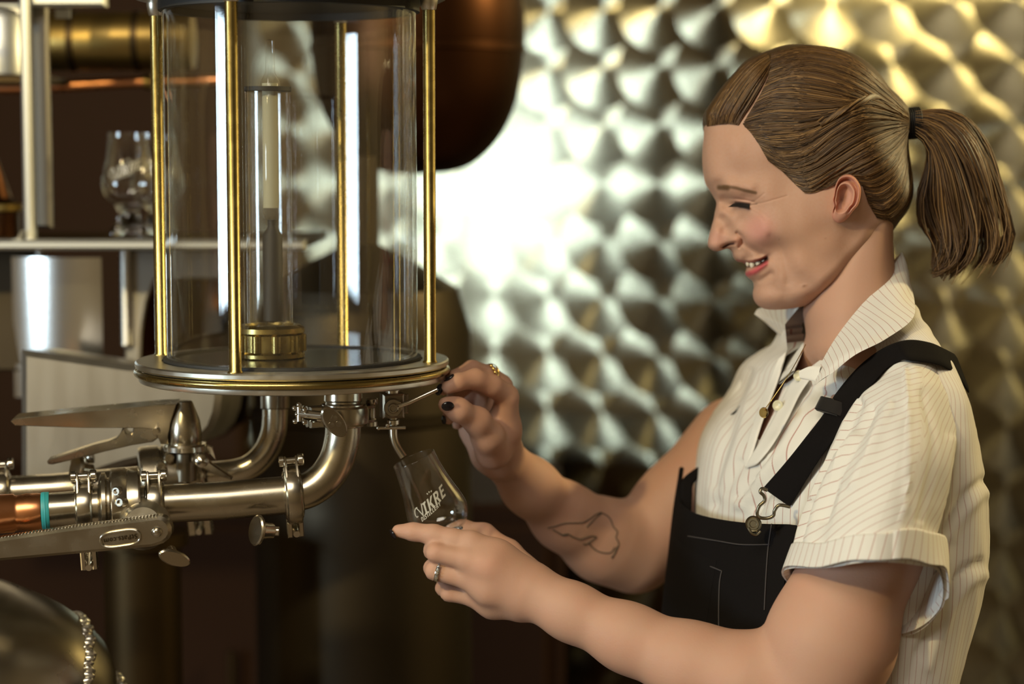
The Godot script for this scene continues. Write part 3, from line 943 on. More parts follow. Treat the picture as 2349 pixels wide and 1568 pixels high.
# ---------------------------------------------------------------- lever valves
func valves() -> void:
	# rear valve: hub upright, lever out to the left, a squeeze trigger below it
	var t := thing("lever_valve", "rear valve with a tall cone hub, long lever and curved trigger", "valve", pt(412, 1040, 0.0), "hand levers of the valves")
	var g := Geo.new()
	var hub := pt(425, 1032, 0.0)
	var s := D0 / F
	g.lathe(Transform3D(Basis(), hub), v2([0.0, 0.0, 50 * s, 0.0, 50 * s, 11 * s, 47 * s, 16 * s, 38 * s, 16.5 * s]), 48, 30)
	obj("hub_ring", g, M.steel_plain, t)
	g = Geo.new()
	g.lathe(Transform3D(Basis(), hub), v2([37 * s, 14 * s, 38 * s, 17 * s, 37.5 * s, 48 * s, 34 * s, 70 * s, 18 * s, 112 * s, 15 * s, 114 * s, 0.0, 114.5 * s]), 48, 35)
	obj("hub", g, M.steel, t)
	# lever: side outline tapering to the tip, hollow below
	var f := facing(pt(240, 950, 0.004), Vector3(0.03, -0.1, 1))
	var side := PackedVector2Array()
	for q in [[409, 920], [366, 922], [160, 940.5], [40, 953], [32, 959], [42, 969], [200, 975], [330, 976], [352, 979], [362, 992], [370, 1014], [386, 1014], [388, 990], [394, 962]]:
		side.append(Vector2((q[0] - 240.0) * s, (950.0 - q[1]) * s))
	g.slab(f, side, 0.022, 0.0006)
	obj("lever_arm", g, M.steel, t)
	g = Geo.new()
	var trig := PackedVector2Array()
	for q in [[362, 1003], [350, 1012], [300, 1020], [240, 1034], [180, 1050], [120, 1064], [110, 1063], [107, 1057], [111, 1052], [160, 1036], [215, 1018], [250, 1009], [268, 1001], [277, 990], [281, 980], [286, 979], [290, 990], [294, 994], [301, 993], [305, 986], [307, 976], [312, 973], [330, 974], [362, 978]]:
		trig.append(Vector2((q[0] - 240.0) * s, (950.0 - q[1]) * s))
	g.slab(f, trig, 0.012, 0.0010)
	obj("trigger", g, M.steel, t)
	g = Geo.new()
	g.tube([pt(356, 990, 0.016), pt(356, 990, -0.006)], 0.003, 12)
	obj("pivot_pin", g, M.steel_plain, t)
	# body of the rear valve: two bolted half shells round the pipe, a neck above
	var bx := along(pt(372, 1100, -.04), pt(430, 1094, -.045), Vector3.UP)
	g = Geo.new()
	g.lathe(bx, v2([0.022, -0.02, 0.03, -0.019, 0.0315, -0.017, 0.0315, -0.0015, 0.0295, -0.0005, 0.0295, 0.0005, 0.0315, 0.0015, 0.0315, 0.017, 0.03, 0.019, 0.022, 0.02]), 56, 35)
	obj("body_shell", g, M.steel, t)
	g = Geo.new()
	g.lathe(Transform3D(Basis(), pt(425, 1070, -.02)), v2([0.010, -0.012, 0.0095, 0.012, 0.013, 0.0145]), 28, 40)
	obj("neck", g, M.steel_dark, t)
	for q in [[365, 1071, .0], [383, 1052, -.012], [447, 1055, .0]]:
		g = Geo.new()
		var a := pt(q[0], q[1], q[2] + 0.002)
		g.lathe(along(a - Vector3(0.0, 0.0, 0.008), a + Vector3(0.004, 0.001, 0.008)), v2([0.0, -0.004, 0.0047, -0.004, 0.0047, 0.007, 0.0036, 0.0082, 0.0022, 0.0082, 0.0022, 0.006, 0.0, 0.006]), 20, 35)
		obj("cap_screw", g, M.steel_plain, t)
	# toggle arm over the right of the body
	g = Geo.new()
	var tog := PackedVector2Array()
	for q in [[-16, 10], [-6, 17], [6, 14], [22, -4], [70, -38], [66, -45], [40, -36], [10, -22], [-10, -12], [-17, -2]]: tog.append(Vector2(q[0] * s, q[1] * s))
	g.slab(facing(pt(463, 1056, 0.012), Vector3(0.1, 0, 1)), tog, 0.008, 0.0015)
	obj("toggle_arm", g, M.steel, t)
	g = Geo.new()
	g.lathe(along(pt(463, 1056, 0.014), pt(463, 1056, 0.024)), v2([0.006, 0.0, 0.006, 0.0025, 0.0045, 0.004, 0.0, 0.005]), 20, 35)
	obj("toggle_pin", g, M.steel_plain, t)
	g = Geo.new()
	var fin := PackedVector2Array()
	for q in [[0, 0], [30, -12], [38, -46], [22, -30], [4, -16]]: fin.append(Vector2(q[0] * s, q[1] * s))
	g.slab(facing(pt(458, 1012, -0.002), Vector3(0.1, 0, 1)), fin, 0.004, 0.001)
	obj("stop_fin", g, M.steel_plain, t)
	# front valve: body discs on the pipe, the stem towards the camera, the lever lying in front
	t = thing("lever_valve", "front valve whose broad embossed lever reaches out of the left edge", "valve", pt(265, 1160, 0.1), "hand levers of the valves")
	bx = along(pt(265, 1161, .097), pt(345, 1157, .092), Vector3.UP)
	g = Geo.new()
	g.lathe(bx, v2([0.017, -0.022, 0.0175, -0.014, 0.026, -0.012, 0.0285, -0.0105, 0.0285, -0.0075, 0.024, -0.006, 0.024, -0.0045, 0.0305, -0.003, 0.0315, -0.002, 0.0315, 0.0085, 0.0308, 0.0095, 0.0308, 0.0105, 0.0315, 0.0115, 0.0315, 0.019, 0.030, 0.0205, 0.018, 0.021]), 56, 35)
	obj("body_shell", g, M.steel, t)
	for q in [[271, 1126, .122], [279, 1151, .127]]:
		g = Geo.new()
		var a := pt(q[0], q[1], q[2])
		g.lathe(along(a, a + Vector3(-0.3, 0.1, 1)), v2([0.0, -0.012, 0.0042, -0.012, 0.0042, 0.0035, 0.0032, 0.0045, 0.002, 0.0045, 0.002, 0.0025, 0.0, 0.0025]), 20, 35)
		obj("cap_screw", g, M.steel_plain, t)
	tri_clamp("clamp between the front valve and the long straight pipe", pt(356, 1157, 0.09), pt(400, 1155, .088) - pt(320, 1159, .092), px(45, .09), Vector3(-0.15, 1, 0.5))
	var k := get_child(get_child_count() - 1) as Node3D
	wing_nut(k, pt(400, 1279, 0.13), Vector3(0.34, -0.3, 0.9), Vector3(0.86, -0.48, 0), 0.0142, 0.0066)
	var zf := 0.142
	s = (D0 - zf) / F
	var fx := facing(pt(330, 1190, zf - 0.012), Vector3(-0.04, 0.16, 0.98))
	g = Geo.new()
	g.lathe(along(pt(328, 1199, zf - 0.042), pt(328, 1203, zf - 0.002), Vector3.RIGHT), v2([62 * s, -0.004, 63 * s, 0.006, 56 * s, 0.018, 44 * s, 0.034, 40 * s, 0.036, 0.0, 0.036]), 56, 40)
	obj("hub", g, M.aluminium, t)
	var lev := PackedVector2Array()
	for q in [[-140, 1262], [0, 1233], [150, 1209], [300, 1188], [366, 1179], [380, 1182], [390, 1191], [396, 1205], [396, 1220], [389, 1233], [376, 1243], [352, 1251], [220, 1265], [100, 1277], [0, 1287], [-140, 1302]]:
		lev.append(Vector2((q[0] - 330.0) * s, (1190.0 - q[1]) * s))
	g = Geo.new()
	fx = facing(pt(330, 1190, zf), Vector3(-0.04, -0.07, 0.98))
	g.slab(fx, lev, 0.013, 0.0026)
	obj("lever", g, M.steel, t)
	# grip ridges along the upper edge
	g = Geo.new()
	for q in 64:
		var u := q / 63.0
		var p := fx * Vector3((lerpf(-130, 362, u) - 330.0) * s, (1190.0 - (ridge_y(lerpf(-130, 362, u)))) * s + 0.0002, 0.0016)
		g.ball(p, Vector3(0.0011, 0.0008, 0.0042), fx.basis, 8)
	obj("grip_ridges", g, M.steel_plain, t)
	var face := fx * Transform3D(Basis(), Vector3(0, 0, 0.0068))
	var P := func(x: float, y: float, z := 0.0) -> Vector3: return face * Vector3((x - 330.0) * s, (1190.0 - y) * s, z)
	g = Geo.new()
	g.lathe(along(P.call(363, 1215), P.call(363, 1215, 0.01)), v2([12.5 * s, -0.001, 12.5 * s, 0.0006, 10.5 * s, 0.0013, 9 * s, 0.0008, 8 * s, 0.0008, 7 * s, 0.0022, 3 * s, 0.003, 0.0, 0.003]), 28, 35)
	obj("stem_bolt", g, M.steel_plain, t)
	# cast nameplate: an oval rim round raised letters that read upside down from here
	var ring := []
	var dir := Vector2(88, -14).normalized()
	var nrm := Vector2(-dir.y, dir.x)
	for q in 48:
		var a := TAU * q / 48
		var e := Vector2(signf(cos(a)) * pow(absf(cos(a)), 0.6) * 46.0, signf(sin(a)) * pow(absf(sin(a)), 0.75) * 18.0)
		var w := Vector2(279, 1231) + dir * e.x + nrm * e.y
		ring.append(P.call(w.x, w.y, 0.0002))
	ring.append(ring[0])
	g = Geo.new()
	g.tube(ring, 0.0011, 8, false, 1.0, Vector3.FORWARD)
	obj("nameplate_rim", g, M.steel_plain, t)
	g = Geo.new()
	var flat := letters("StPats.com", 15.0 * s, true)
	var wid := 0.0
	for q in flat: wid = maxf(wid, q.x)
	for q in range(0, flat.size(), 3):
		for z in 3:
			var m: Vector2 = flat[q + z] - Vector2(wid / 2, 5.4 * s)
			var w := Vector2(279, 1231) + (-dir * m.x + -nrm * -m.y) / s
			g.put(P.call(w.x, w.y, 0.0004), fx.basis.z)
		if (flat[q + 1] - flat[q]).cross(flat[q + 2] - flat[q]) > 0: g.tri(q, q + 1, q + 2)
		else: g.tri(q, q + 2, q + 1)
	obj("embossed_lettering", g, M.bronze_dark, t)

func ridge_y(x: float) -> float:
	var e := [[-140.0, 1262.0], [0.0, 1233.0], [150.0, 1209.0], [300.0, 1188.0], [366.0, 1179.0]]
	for k in 4:
		if x <= e[k + 1][0]: return lerpf(e[k][1], e[k + 1][1], (x - e[k][0]) / (e[k + 1][0] - e[k][0]))
	return 1179.0

# the flat triangles of a line of lettering, height as given, from the left end of its base line
func letters(text: String, size: float, bold := false, serif := false) -> PackedVector2Array:
	var f := SystemFont.new()
	f.font_names = PackedStringArray(["Droid Serif" if serif else "Droid Sans"])
	f.font_weight = 700 if bold else 400
	var m := TextMesh.new()
	m.font = f
	m.text = text
	m.font_size = 64
	m.pixel_size = 1.0 / 64
	m.depth = 0.0
	m.curve_step = 2.0
	m.horizontal_alignment = HORIZONTAL_ALIGNMENT_LEFT
	m.vertical_alignment = VERTICAL_ALIGNMENT_BOTTOM
	var a := m.get_mesh_arrays()
	var o := PackedVector2Array()
	if a.is_empty(): return o
	var v: PackedVector3Array = a[Mesh.ARRAY_VERTEX]
	var i = a[Mesh.ARRAY_INDEX]
	var lo := 1e9
	var left := 1e9
	for q in v: lo = minf(lo, q.y); left = minf(left, q.x)
	if i != null and i.size():
		for q in i: o.append(Vector2(v[q].x - left, v[q].y - lo) * size)
	else:
		for q in v: o.append(Vector2(q.x - left, q.y - lo) * size)
	return o

# ---------------------------------------------------------------- sample tap
func sample_tap() -> void:
	var z := 0.075
	var s := (D0 - z) / F
	var t := thing("sample_tap", "small dark sample tap with a thin lever under the plate's right side", "tap", pt(898, 925, z))
	var g := Geo.new()
	g.lathe(Transform3D(Basis(), pt(900, 899, z)), v2([15 * s, -4 * s, 15 * s, 4 * s, 18 * s, 5 * s, 18 * s, 13 * s]), 28, 30)
	obj("neck", g, M.steel_plain, t)
	g = Geo.new()
	g.box(Transform3D(Basis(Vector3.UP, 0.25), pt(899, 929, z)), Vector3(50 * s, 56 * s, 46 * s), 0.0016)
	g.box(Transform3D(Basis(Vector3.UP, 0.25), pt(930, 925, z - 0.006)), Vector3(10 * s, 44 * s, 20 * s), 0.001)
	obj("body", g, M.steel_dark, t)
	g = Geo.new()
	var c := pt(902, 934, z + 0.010)
	g.lathe(along(c, c + Vector3(0.05, 0, 1)), v2([21 * s, -0.002, 21 * s, 0.003, 19 * s, 0.0042, 12 * s, 0.0042, 12 * s, 0.008, 10 * s, 0.009, 7 * s, 0.009, 6 * s, 0.0075, 0.0, 0.0075]), 32, 30)
	obj("pivot", g, M.steel_dark, t)
	g = Geo.new()
	g.tube([pt(912, 932, z + 0.014), pt(940, 922, z + 0.016), pt(1003, 893, z + 0.014)], [5 * s, 5.2 * s, 5 * s], 16)
	obj("tap_lever", g, M.steel_plain, t)
	g = Geo.new()
	g.tube(spline(pts([[902, 950, z], [902, 985, z], [903, 1003, z], [908, 1020, z], [917, 1036, z], [925, 1048, z]]), 5), 9.5 * s, 24)
	obj("spout", g, M.steel, t)
	g = Geo.new()
	g.lathe(Transform3D(Basis(), pt(902, 968, z)), v2([13 * s, -5 * s, 14 * s, -4 * s, 14 * s, 5 * s, 12 * s, 7 * s]), 24, 30)
	obj("spout_nut", g, M.steel_plain, t)
	g = Geo.new()
	g.tube([pt(869, 981, z + 0.005), pt(930, 980, z + 0.002)], 4.5 * s, 12)
	g.ball(pt(868, 981, z + 0.005), Vector3.ONE * 5.5 * s)
	g.ball(pt(889, 975, z + 0.007), Vector3.ONE * 5.5 * s)
	obj("cross_bar", g, M.steel_plain, t)

# ---------------------------------------------------------------- tasting glasses
const BOWL := [Vector2(0.0, 30), Vector2(9, 30.5), Vector2(19, 35), Vector2(25.5, 42), Vector2(28, 52), Vector2(27, 62), Vector2(24.2, 74), Vector2(21.6, 88), Vector2(20.3, 100), Vector2(20, 108)]

func tasting_glass(label: String, foot: Vector3, up: Vector3, turn: float, k := 1.0) -> Node3D:
	# bowl, short stem and solid foot, turned about the axis so that the lettering looks our way
	var t := thing("tasting_glass", label, "glass", foot, "tulip tasting glasses")
	var x := along(foot, foot + up)
	var g := Geo.new()
	var pr := PackedVector2Array()
	for q in spline(BOWL, 4): pr.append(q * 0.001 * k)
	var inner := PackedVector2Array()
	for j in pr.size():
		var q := pr[pr.size() - 1 - j]
		inner.append(Vector2(maxf(0.0, q.x - 0.0013), q.y + (0.0016 if q.x < 0.018 else 0.0)))
	g.lathe(x, pr, 64, 80)
	g.lathe(x, inner, 64, 80)
	obj("bowl", g, M.glass, t)
	g = Geo.new()
	var rim := PackedVector2Array()
	for j in 9: rim.append(Vector2(0.02 * k - 0.00065 + 0.0007 * cos(PI * j / 8.0), 0.108 * k + 0.0006 * sin(PI * j / 8.0)))
	g.lathe(x, rim, 64, 80)
	obj("rim", g, M.glass, t)
	g = Geo.new()
	pr = PackedVector2Array()
	for q in spline([Vector2(0, 0), Vector2(17, 0), Vector2(19.5, 1.5), Vector2(19.3, 5), Vector2(15, 13), Vector2(11.5, 21), Vector2(11.5, 25), Vector2(15, 31), Vector2(16, 31.8)], 4): pr.append(q * 0.001 * k)
	g.lathe(x, pr, 48, 80)
	obj("foot", g, M.glass_solid, t)
	# etched lettering wrapped on the bowl
	var lines := [["IKRE", 12.5, -3.0, 53.0, true], ["DISTILLERY", 4.6, -9.5, 45.5, true]]
	g = Geo.new()
	var tris := PackedVector2Array()
	for l in lines:
		for q in letters(l[0], l[1] * 1.36, l[4]): tris.append(Vector2(q.x * 0.78 + l[2] + q.y * 0.10, q.y + l[3] - (l[1] - 4.0) * 0.36 + q.x * 0.16))
	# the V with its curl
	var vs := []
	for path in [[Vector2(-11.5, 52.5), Vector2(-13.6, 52.0), Vector2(-14.6, 54.4), Vector2(-13.6, 58.2), Vector2(-11.0, 60.6), Vector2(-8.6, 60.8)], [Vector2(-10.2, 60.9), Vector2(-7.6, 56), Vector2(-5.4, 51.0)], [Vector2(-5.4, 51.0), Vector2(-4.2, 56), Vector2(-2.6, 62.6)], [Vector2(9.5, 68), Vector2(9.9, 69.6)], [Vector2(7.6, 67.4), Vector2(7.0, 69)], [Vector2(11.6, 67.6), Vector2(12.6, 69)]]:
		var sp := spline(path, 6)
		for j in sp.size() - 1:
			var d: Vector2 = (sp[j + 1] - sp[j]).normalized().orthogonal() * 0.55
			tris.append_array(PackedVector2Array([sp[j] - d, sp[j] + d, sp[j + 1] + d, sp[j] - d, sp[j + 1] + d, sp[j + 1] - d]))
	var prof := spline(BOWL, 8)
	for q in range(0, tris.size(), 3):
		var id := []
		for j in 3:
			var m := Vector2((tris[q + j].x - 4.0) * 0.86, (tris[q + j].y - 56.0) * 0.86 + 67.0 + tris[q + j].x * 0.12)
			var r := 24.0
			for e in prof.size() - 1:
				if prof[e].y <= m.y and prof[e + 1].y >= m.y: r = lerpf(prof[e].x, prof[e + 1].x, (m.y - prof[e].y) / maxf(0.001, prof[e + 1].y - prof[e].y))
			var an := turn - m.x / r
			var nn := Vector3(cos(an), 0, sin(an))
			id.append(g.put(x * (Vector3(nn.x * (r + 0.12), m.y, nn.z * (r + 0.12)) * 0.001 * k), x.basis * nn))
		if (tris[q + 1] - tris[q]).cross(tris[q + 2] - tris[q]) > 0: g.tri(id[0], id[1], id[2])
		else: g.tri(id[0], id[2], id[1])
	obj("etched_lettering", g, M.etch, t)
	return t

func glasses() -> void:
	var m: StandardMaterial3D = mat("glass_solid", Color(0.9, 0.9, 0.9, 0.0), 0.02)
	m.refraction_enabled = true
	m.refraction_scale = 0.05
	# in her hand, tipped towards the spout
	var rim := pt(949, 1052, 0.062)
	var low := pt(1032, 1240, 0.05)
	var up := (rim - low).normalized()
	tasting_glass("tasting glass tipped under the spout, held in the woman's hand", rim - up * 0.108 * 0.93, up, PI * 0.5 + 0.05, 0.93)
	# on the shelf
	tasting_glass("tasting glass standing in full view on the metal shelf", pt(296, 538, -0.34), Vector3.UP, PI * 0.5 + 0.02, 0.98)
	tasting_glass("tasting glass on the shelf half hidden behind the safe's brass rod", pt(362, 536, -0.37), Vector3.UP, PI * 1.5, 0.98)

# ---------------------------------------------------------------- bodies: tapered bones joined smoothly, meshed as surface nets
class Field:
	var o: Vector3
	var h: float
	var nx: int
	var ny: int
	var nz: int
	var d := PackedFloat32Array()

	func _init(lo: Vector3, hi: Vector3, cell: float) -> void:
		o = lo; h = cell
		nx = int((hi.x - lo.x) / h) + 2; ny = int((hi.y - lo.y) / h) + 2; nz = int((hi.z - lo.z) / h) + 2
		d.resize(nx * ny * nz)
		d.fill(0.05)

	func bone(a: Vector3, b: Vector3, ra: float, rb: float, k: float) -> void:
		var m := maxf(ra, rb) + k + h * 2.0
		var lo := (a.min(b) - o - Vector3.ONE * m) / h
		var hi := (a.max(b) - o + Vector3.ONE * m) / h
		var x0 := maxi(0, int(lo.x)); var y0 := maxi(0, int(lo.y)); var z0 := maxi(0, int(lo.z))
		var x1 := mini(nx - 1, int(hi.x) + 1); var y1 := mini(ny - 1, int(hi.y) + 1); var z1 := mini(nz - 1, int(hi.z) + 1)
		var ab := b - a
		var il := 1.0 / maxf(ab.length_squared(), 1e-9)
		var dr := rb - ra
		for z in range(z0, z1 + 1):
			for y in range(y0, y1 + 1):
				var at := (z * ny + y) * nx
				for x in range(x0, x1 + 1):
					var ap := o + Vector3(x, y, z) * h - a
					var t := clampf(ap.dot(ab) * il, 0.0, 1.0)
					var v := (ap - ab * t).length() - ra - dr * t
					var w := d[at + x]
					var e := k - absf(w - v)
					d[at + x] = (minf(w, v) - e * e * 0.25 / k) if e > 0.0 else minf(w, v)

	func at(p: Vector3) -> float:
		var q := (p - o) / h
		var x := int(q.x); var y := int(q.y); var z := int(q.z)
		if q.x < 0 or q.y < 0 or q.z < 0 or x >= nx - 1 or y >= ny - 1 or z >= nz - 1: return 0.05
		var f := q - Vector3(x, y, z)
		var i := (z * ny + y) * nx + x
		var s := nx * ny
		var a := lerpf(lerpf(d[i], d[i + 1], f.x), lerpf(d[i + nx], d[i + nx + 1], f.x), f.y)
		var b := lerpf(lerpf(d[i + s], d[i + s + 1], f.x), lerpf(d[i + s + nx], d[i + s + nx + 1], f.x), f.y)
		return lerpf(a, b, f.z)

	func grad(p: Vector3) -> Vector3:
		var e := h * 0.8
		return Vector3(at(p + Vector3(e, 0, 0)) - at(p - Vector3(e, 0, 0)), at(p + Vector3(0, e, 0)) - at(p - Vector3(0, e, 0)), at(p + Vector3(0, 0, e)) - at(p - Vector3(0, 0, e))).normalized()

	func hit(from: Vector3, to: Vector3) -> Vector3:       # first place of the surface on the way
		var n := int(from.distance_to(to) / (h * 0.4))
		for k in n:
			var p := from.lerp(to, k / float(n))
			if at(p) < 0.0:
				var a := from.lerp(to, maxf(0, k - 1) / float(n))
				for j in 8:
					var m := (a + p) / 2.0
					if at(m) < 0.0: p = m
					else: a = m
				return p
		return to

	func into(g: Geo, tone: Callable) -> void:
		var id := PackedInt32Array()
		id.resize(nx * ny * nz)
		id.fill(-1)
		var s := nx * ny
		for z in nz - 1:
			for y in ny - 1:
				var i := z * s + y * nx
				for x in nx - 1:
					var a := d[i]
					var lo := a < 0.0
					if absf(a) < h * 2.0:
						var c := [a, d[i + 1], d[i + nx], d[i + nx + 1], d[i + s], d[i + s + 1], d[i + s + nx], d[i + s + nx + 1]]
						var mixed := false
						for q in 8:
							if (c[q] < 0.0) != lo: mixed = true; break
						if mixed:
							var sum := Vector3.ZERO
							var cnt := 0
							for e in [[0, 1], [2, 3], [4, 5], [6, 7], [0, 2], [1, 3], [4, 6], [5, 7], [0, 4], [1, 5], [2, 6], [3, 7]]:
								var va: float = c[e[0]]
								var vb: float = c[e[1]]
								if (va < 0.0) != (vb < 0.0):
									var t := va / (va - vb)
									var pa := Vector3(e[0] & 1, (e[0] >> 1) & 1, e[0] >> 2)
									var pb := Vector3(e[1] & 1, (e[1] >> 1) & 1, e[1] >> 2)
									sum += pa.lerp(pb, t)
									cnt += 1
							var p := o + (Vector3(x, y, z) + sum / cnt) * h
							g.tint = tone.call(p)
							id[i] = g.put(p, grad(p))
					i += 1
		for z in range(1, nz - 1):
			for y in range(1, ny - 1):
				for x in range(1, nx - 1):
					var i := z * s + y * nx + x
					if id[i] < 0: continue
					var a := d[i] < 0.0
					if a != (d[i + 1] < 0.0): face(g, id[i], id[i - nx], id[i - nx - s], id[i - s], a)
					if a != (d[i + nx] < 0.0): face(g, id[i], id[i - s], id[i - s - 1], id[i - 1], a)
					if a != (d[i + s] < 0.0): face(g, id[i], id[i - 1], id[i - 1 - nx], id[i - nx], a)

	func face(g: Geo, a: int, b: int, c: int, e: int, inside: bool) -> void:
		if a < 0 or b < 0 or c < 0 or e < 0: return
		if inside: g.quad(a, b, c, e)
		else: g.quad(a, e, c, b)

func limb(f: Field, spec: Array, k: float) -> void:      # [[x, y, z, radius in pixels], ...]
	for q in spec.size() - 1:
		var a: Array = spec[q]
		var b: Array = spec[q + 1]
		f.bone(pt(a[0], a[1], a[2]), pt(b[0], b[1], b[2]), px(a[3], a[2]), px(b[3], b[2]), k)

# ---------------------------------------------------------------- head: half widths over the profile, alike on both sides
const HEAD_C := Vector2(1850, 430)
var skin_c := Color(0.49, 0.285, 0.20)
var face_line := PackedVector2Array()
var hair_edge := PackedVector2Array()
var part_line := PackedVector2Array()
var dist_map := PackedFloat32Array()
var wide_map := PackedFloat32Array()
var soft_map := PackedFloat32Array()
var hair_map := PackedFloat32Array()
const HX := 1540.0
const HY := 50.0
const HS := 5.0
const HW := 126
const HH := 144
var dents := []
var tones := []
var rough_noise := FastNoiseLite.new()

func curve2(a: Array, per: int, closed := false) -> PackedVector2Array:
	var o := PackedVector2Array()
	var p := []
	for k in range(0, a.size(), 2): p.append(Vector2(a[k], a[k + 1]))
	for q in spline(p, per, closed): o.append(q)
	return o

func to_line(p: Vector2, l: PackedVector2Array) -> float:
	var best := 1e9
	for k in l.size() - 1:
		best = minf(best, p.distance_squared_to(Geometry2D.get_closest_point_to_segment(p, l[k], l[k + 1])))
	return sqrt(best)

func head_setup() -> void:
	rough_noise.seed = 7
	rough_noise.frequency = 0.05
	var outline := [1617, 270, 1618, 300, 1615, 340, 1615, 365, 1617.5, 392, 1622, 414, 1632, 433, 1642, 450, 1645.5, 466, 1641, 491, 1633.5, 519, 1627, 544, 1625, 558, 1629, 568, 1640, 575, 1653, 574.5, 1667, 570, 1676, 571, 1681, 577, 1683.5, 587, 1690, 595, 1698, 600, 1708, 601.5, 1712, 607, 1716, 613, 1713.5, 620, 1715, 628, 1721, 637, 1730, 644, 1732.6, 656, 1729.7, 670, 1731, 684, 1738, 697, 1751, 706, 1768, 710, 1800, 709, 1840, 703, 1871, 692, 1905, 672, 1950, 635, 2000, 585, 2040, 540, 2066, 505, 2085, 478, 2096, 440, 2093, 400, 2086, 350, 2084, 317, 2088, 285, 2084, 248, 2063, 221, 2041, 200, 2019, 170, 1996, 147, 1965, 126, 1929, 113, 1889, 105, 1840, 101, 1800, 104, 1760, 116, 1728, 128, 1702, 147, 1680, 172, 1657, 198, 1635, 230, 1621, 252]
	face_line = curve2(outline, 4, true)
	face_line.append(face_line[0])
	hair_edge = v2([1560, 291, 1623, 291, 1655, 284, 1688, 283, 1704, 293, 1730, 310, 1745, 332, 1757, 362, 1785, 386, 1812, 400, 1830, 425, 1845, 444, 1866, 447, 1890, 430, 1912, 405, 1935, 398, 1962, 410, 1980, 428, 1988, 455, 1998, 478, 2012, 498, 2036, 512, 2046, 532, 2060, 560, 2160, 560, 2160, 40, 1530, 40, 1530, 291])
	part_line = v2([1768, 168, 1752, 205, 1732, 240, 1712, 268, 1698, 290])
	# half width in millimetres and roundness of the edge in pixels at places of the profile
	var spots := [
		[1640, 553, 14, 22], [1658, 556, 15, 20], [1688, 550, 18.5, 24], [1652, 505, 9, 16], [1664, 525, 12, 20], [1656, 462, 9, 15], [1674, 476, 20, 22], [1697, 470, 32, 26], [1722, 468, 43, 30], [1645, 428, 20, 22], [1690, 425, 46, 40], [1730, 430, 56, 40], [1765, 435, 63, 50], [1640, 350, 40, 60], [1640, 395, 38, 45], [1700, 340, 58, 80], [1760, 330, 67, 100], [1720, 520, 40, 40], [1700, 510, 28, 30], [1760, 515, 55, 40], [1800, 500, 64, 50], [1850, 490, 69, 50], [1900, 460, 72, 50],
		[1690, 580, 15, 22], [1712, 590, 20, 24], [1740, 595, 25, 25], [1765, 590, 32, 30], [1724, 622, 19, 26], [1745, 625, 27, 28], [1780, 600, 42, 40], [1745, 680, 18, 40], [1760, 660, 26, 40], [1790, 680, 33, 40], [1800, 640, 43, 40], [1840, 670, 46, 40], [1850, 600, 58, 45], [1900, 620, 58, 45], [1900, 550, 65, 50], [1940, 460, 72, 60], [1960, 560, 58, 50], [2000, 350, 74, 100], [1950, 250, 76, 120], [1850, 200, 75, 120], [1850, 300, 74, 120], [1760, 200, 66, 110], [1700, 220, 55, 90], [1650, 270, 40, 70], [2050, 300, 56, 70], [2050, 430, 60, 60], [2030, 500, 54, 55], [1980, 620, 50, 50],
	]
	dist_map.resize(HW * HH); wide_map.resize(HW * HH); soft_map.resize(HW * HH); hair_map.resize(HW * HH)
	for y in HH:
		for x in HW:
			var p := Vector2(HX + x * HS, HY + y * HS)
			var i := y * HW + x
			var inside := Geometry2D.is_point_in_polygon(p, face_line)
			dist_map[i] = to_line(p, face_line) * (1.0 if inside else -1.0)
			var a := 0.0; var b := 0.0; var c := 0.0
			for s in spots:
				var w := 1.0 / pow(p.distance_squared_to(Vector2(s[0], s[1])) / pow(clampf(s[3] * 0.85, 15.0, 46.0), 2) + 1.0, 2.2)
				a += w; b += w * s[2]; c += w * s[3]
			wide_map[i] = b / a * 0.001
			soft_map[i] = c / a
			var hp := to_line(p, hair_edge) * (1.0 if Geometry2D.is_point_in_polygon(p, hair_edge) else -1.0)
			hair_map[i] = minf(hp, to_line(p, part_line) - 2.5)
	# dents and bumps: millimetres, width in pixels, along a line
	dents = [
		[3.0, 15, [1699, 467]], [-3.5, 16, [1668, 466]], [-2.5, 12, [1712, 452]], [-1.3, 2.4, [1668, 455, 1690, 456, 1715, 460, 1730, 464]], [-2.0, 2.6, [1678, 468, 1697, 466, 1719, 469]],
		[-0.45, 2.2, [1722, 468, 1745, 466, 1775, 458, 1805, 449]], [-0.4, 2.2, [1722, 466, 1738, 456, 1752, 444]], [-0.35, 2.2, [1720, 480, 1738, 491, 1752, 506]], [-0.25, 2.2, [1728, 477, 1748, 487, 1764, 500]],
		[4.5, 34, [1742, 526]], [4.0, 9, [1687, 551]], [-3.5, 3.2, [1691, 534, 1701, 544, 1703, 557, 1696, 566]], [-6.0, 3.2, [1658, 567, 1672, 560, 1684, 558]],
		[-3.0, 6.0, [1703, 556, 1717, 566, 1734, 576, 1752, 585, 1764, 588]], [-1.6, 7.5, [1768, 543, 1788, 562, 1800, 588, 1806, 618, 1807, 648]], [-0.7, 8.0, [1807, 645, 1802, 675, 1793, 702]], [-0.5, 9.0, [1838, 632, 1832, 662, 1828, 690]], [-0.5, 6.0, [1786, 600, 1790, 622, 1786, 645]],
		[-8.0, 4.6, [1710, 607, 1725, 607, 1743, 602, 1758, 593]], [1.8, 3.4, [1690, 595, 1712, 598, 1737, 593, 1756, 587]], [4.0, 6.5, [1719, 627, 1734, 619, 1752, 606]], [-3.5, 6.5, [1731, 646, 1750, 640, 1768, 628]], [3.0, 18, [1752, 682]],
		[1.4, 3.4, [1843, 655]], [2.5, 14, [1660, 428, 1690, 424, 1720, 430]],
	]
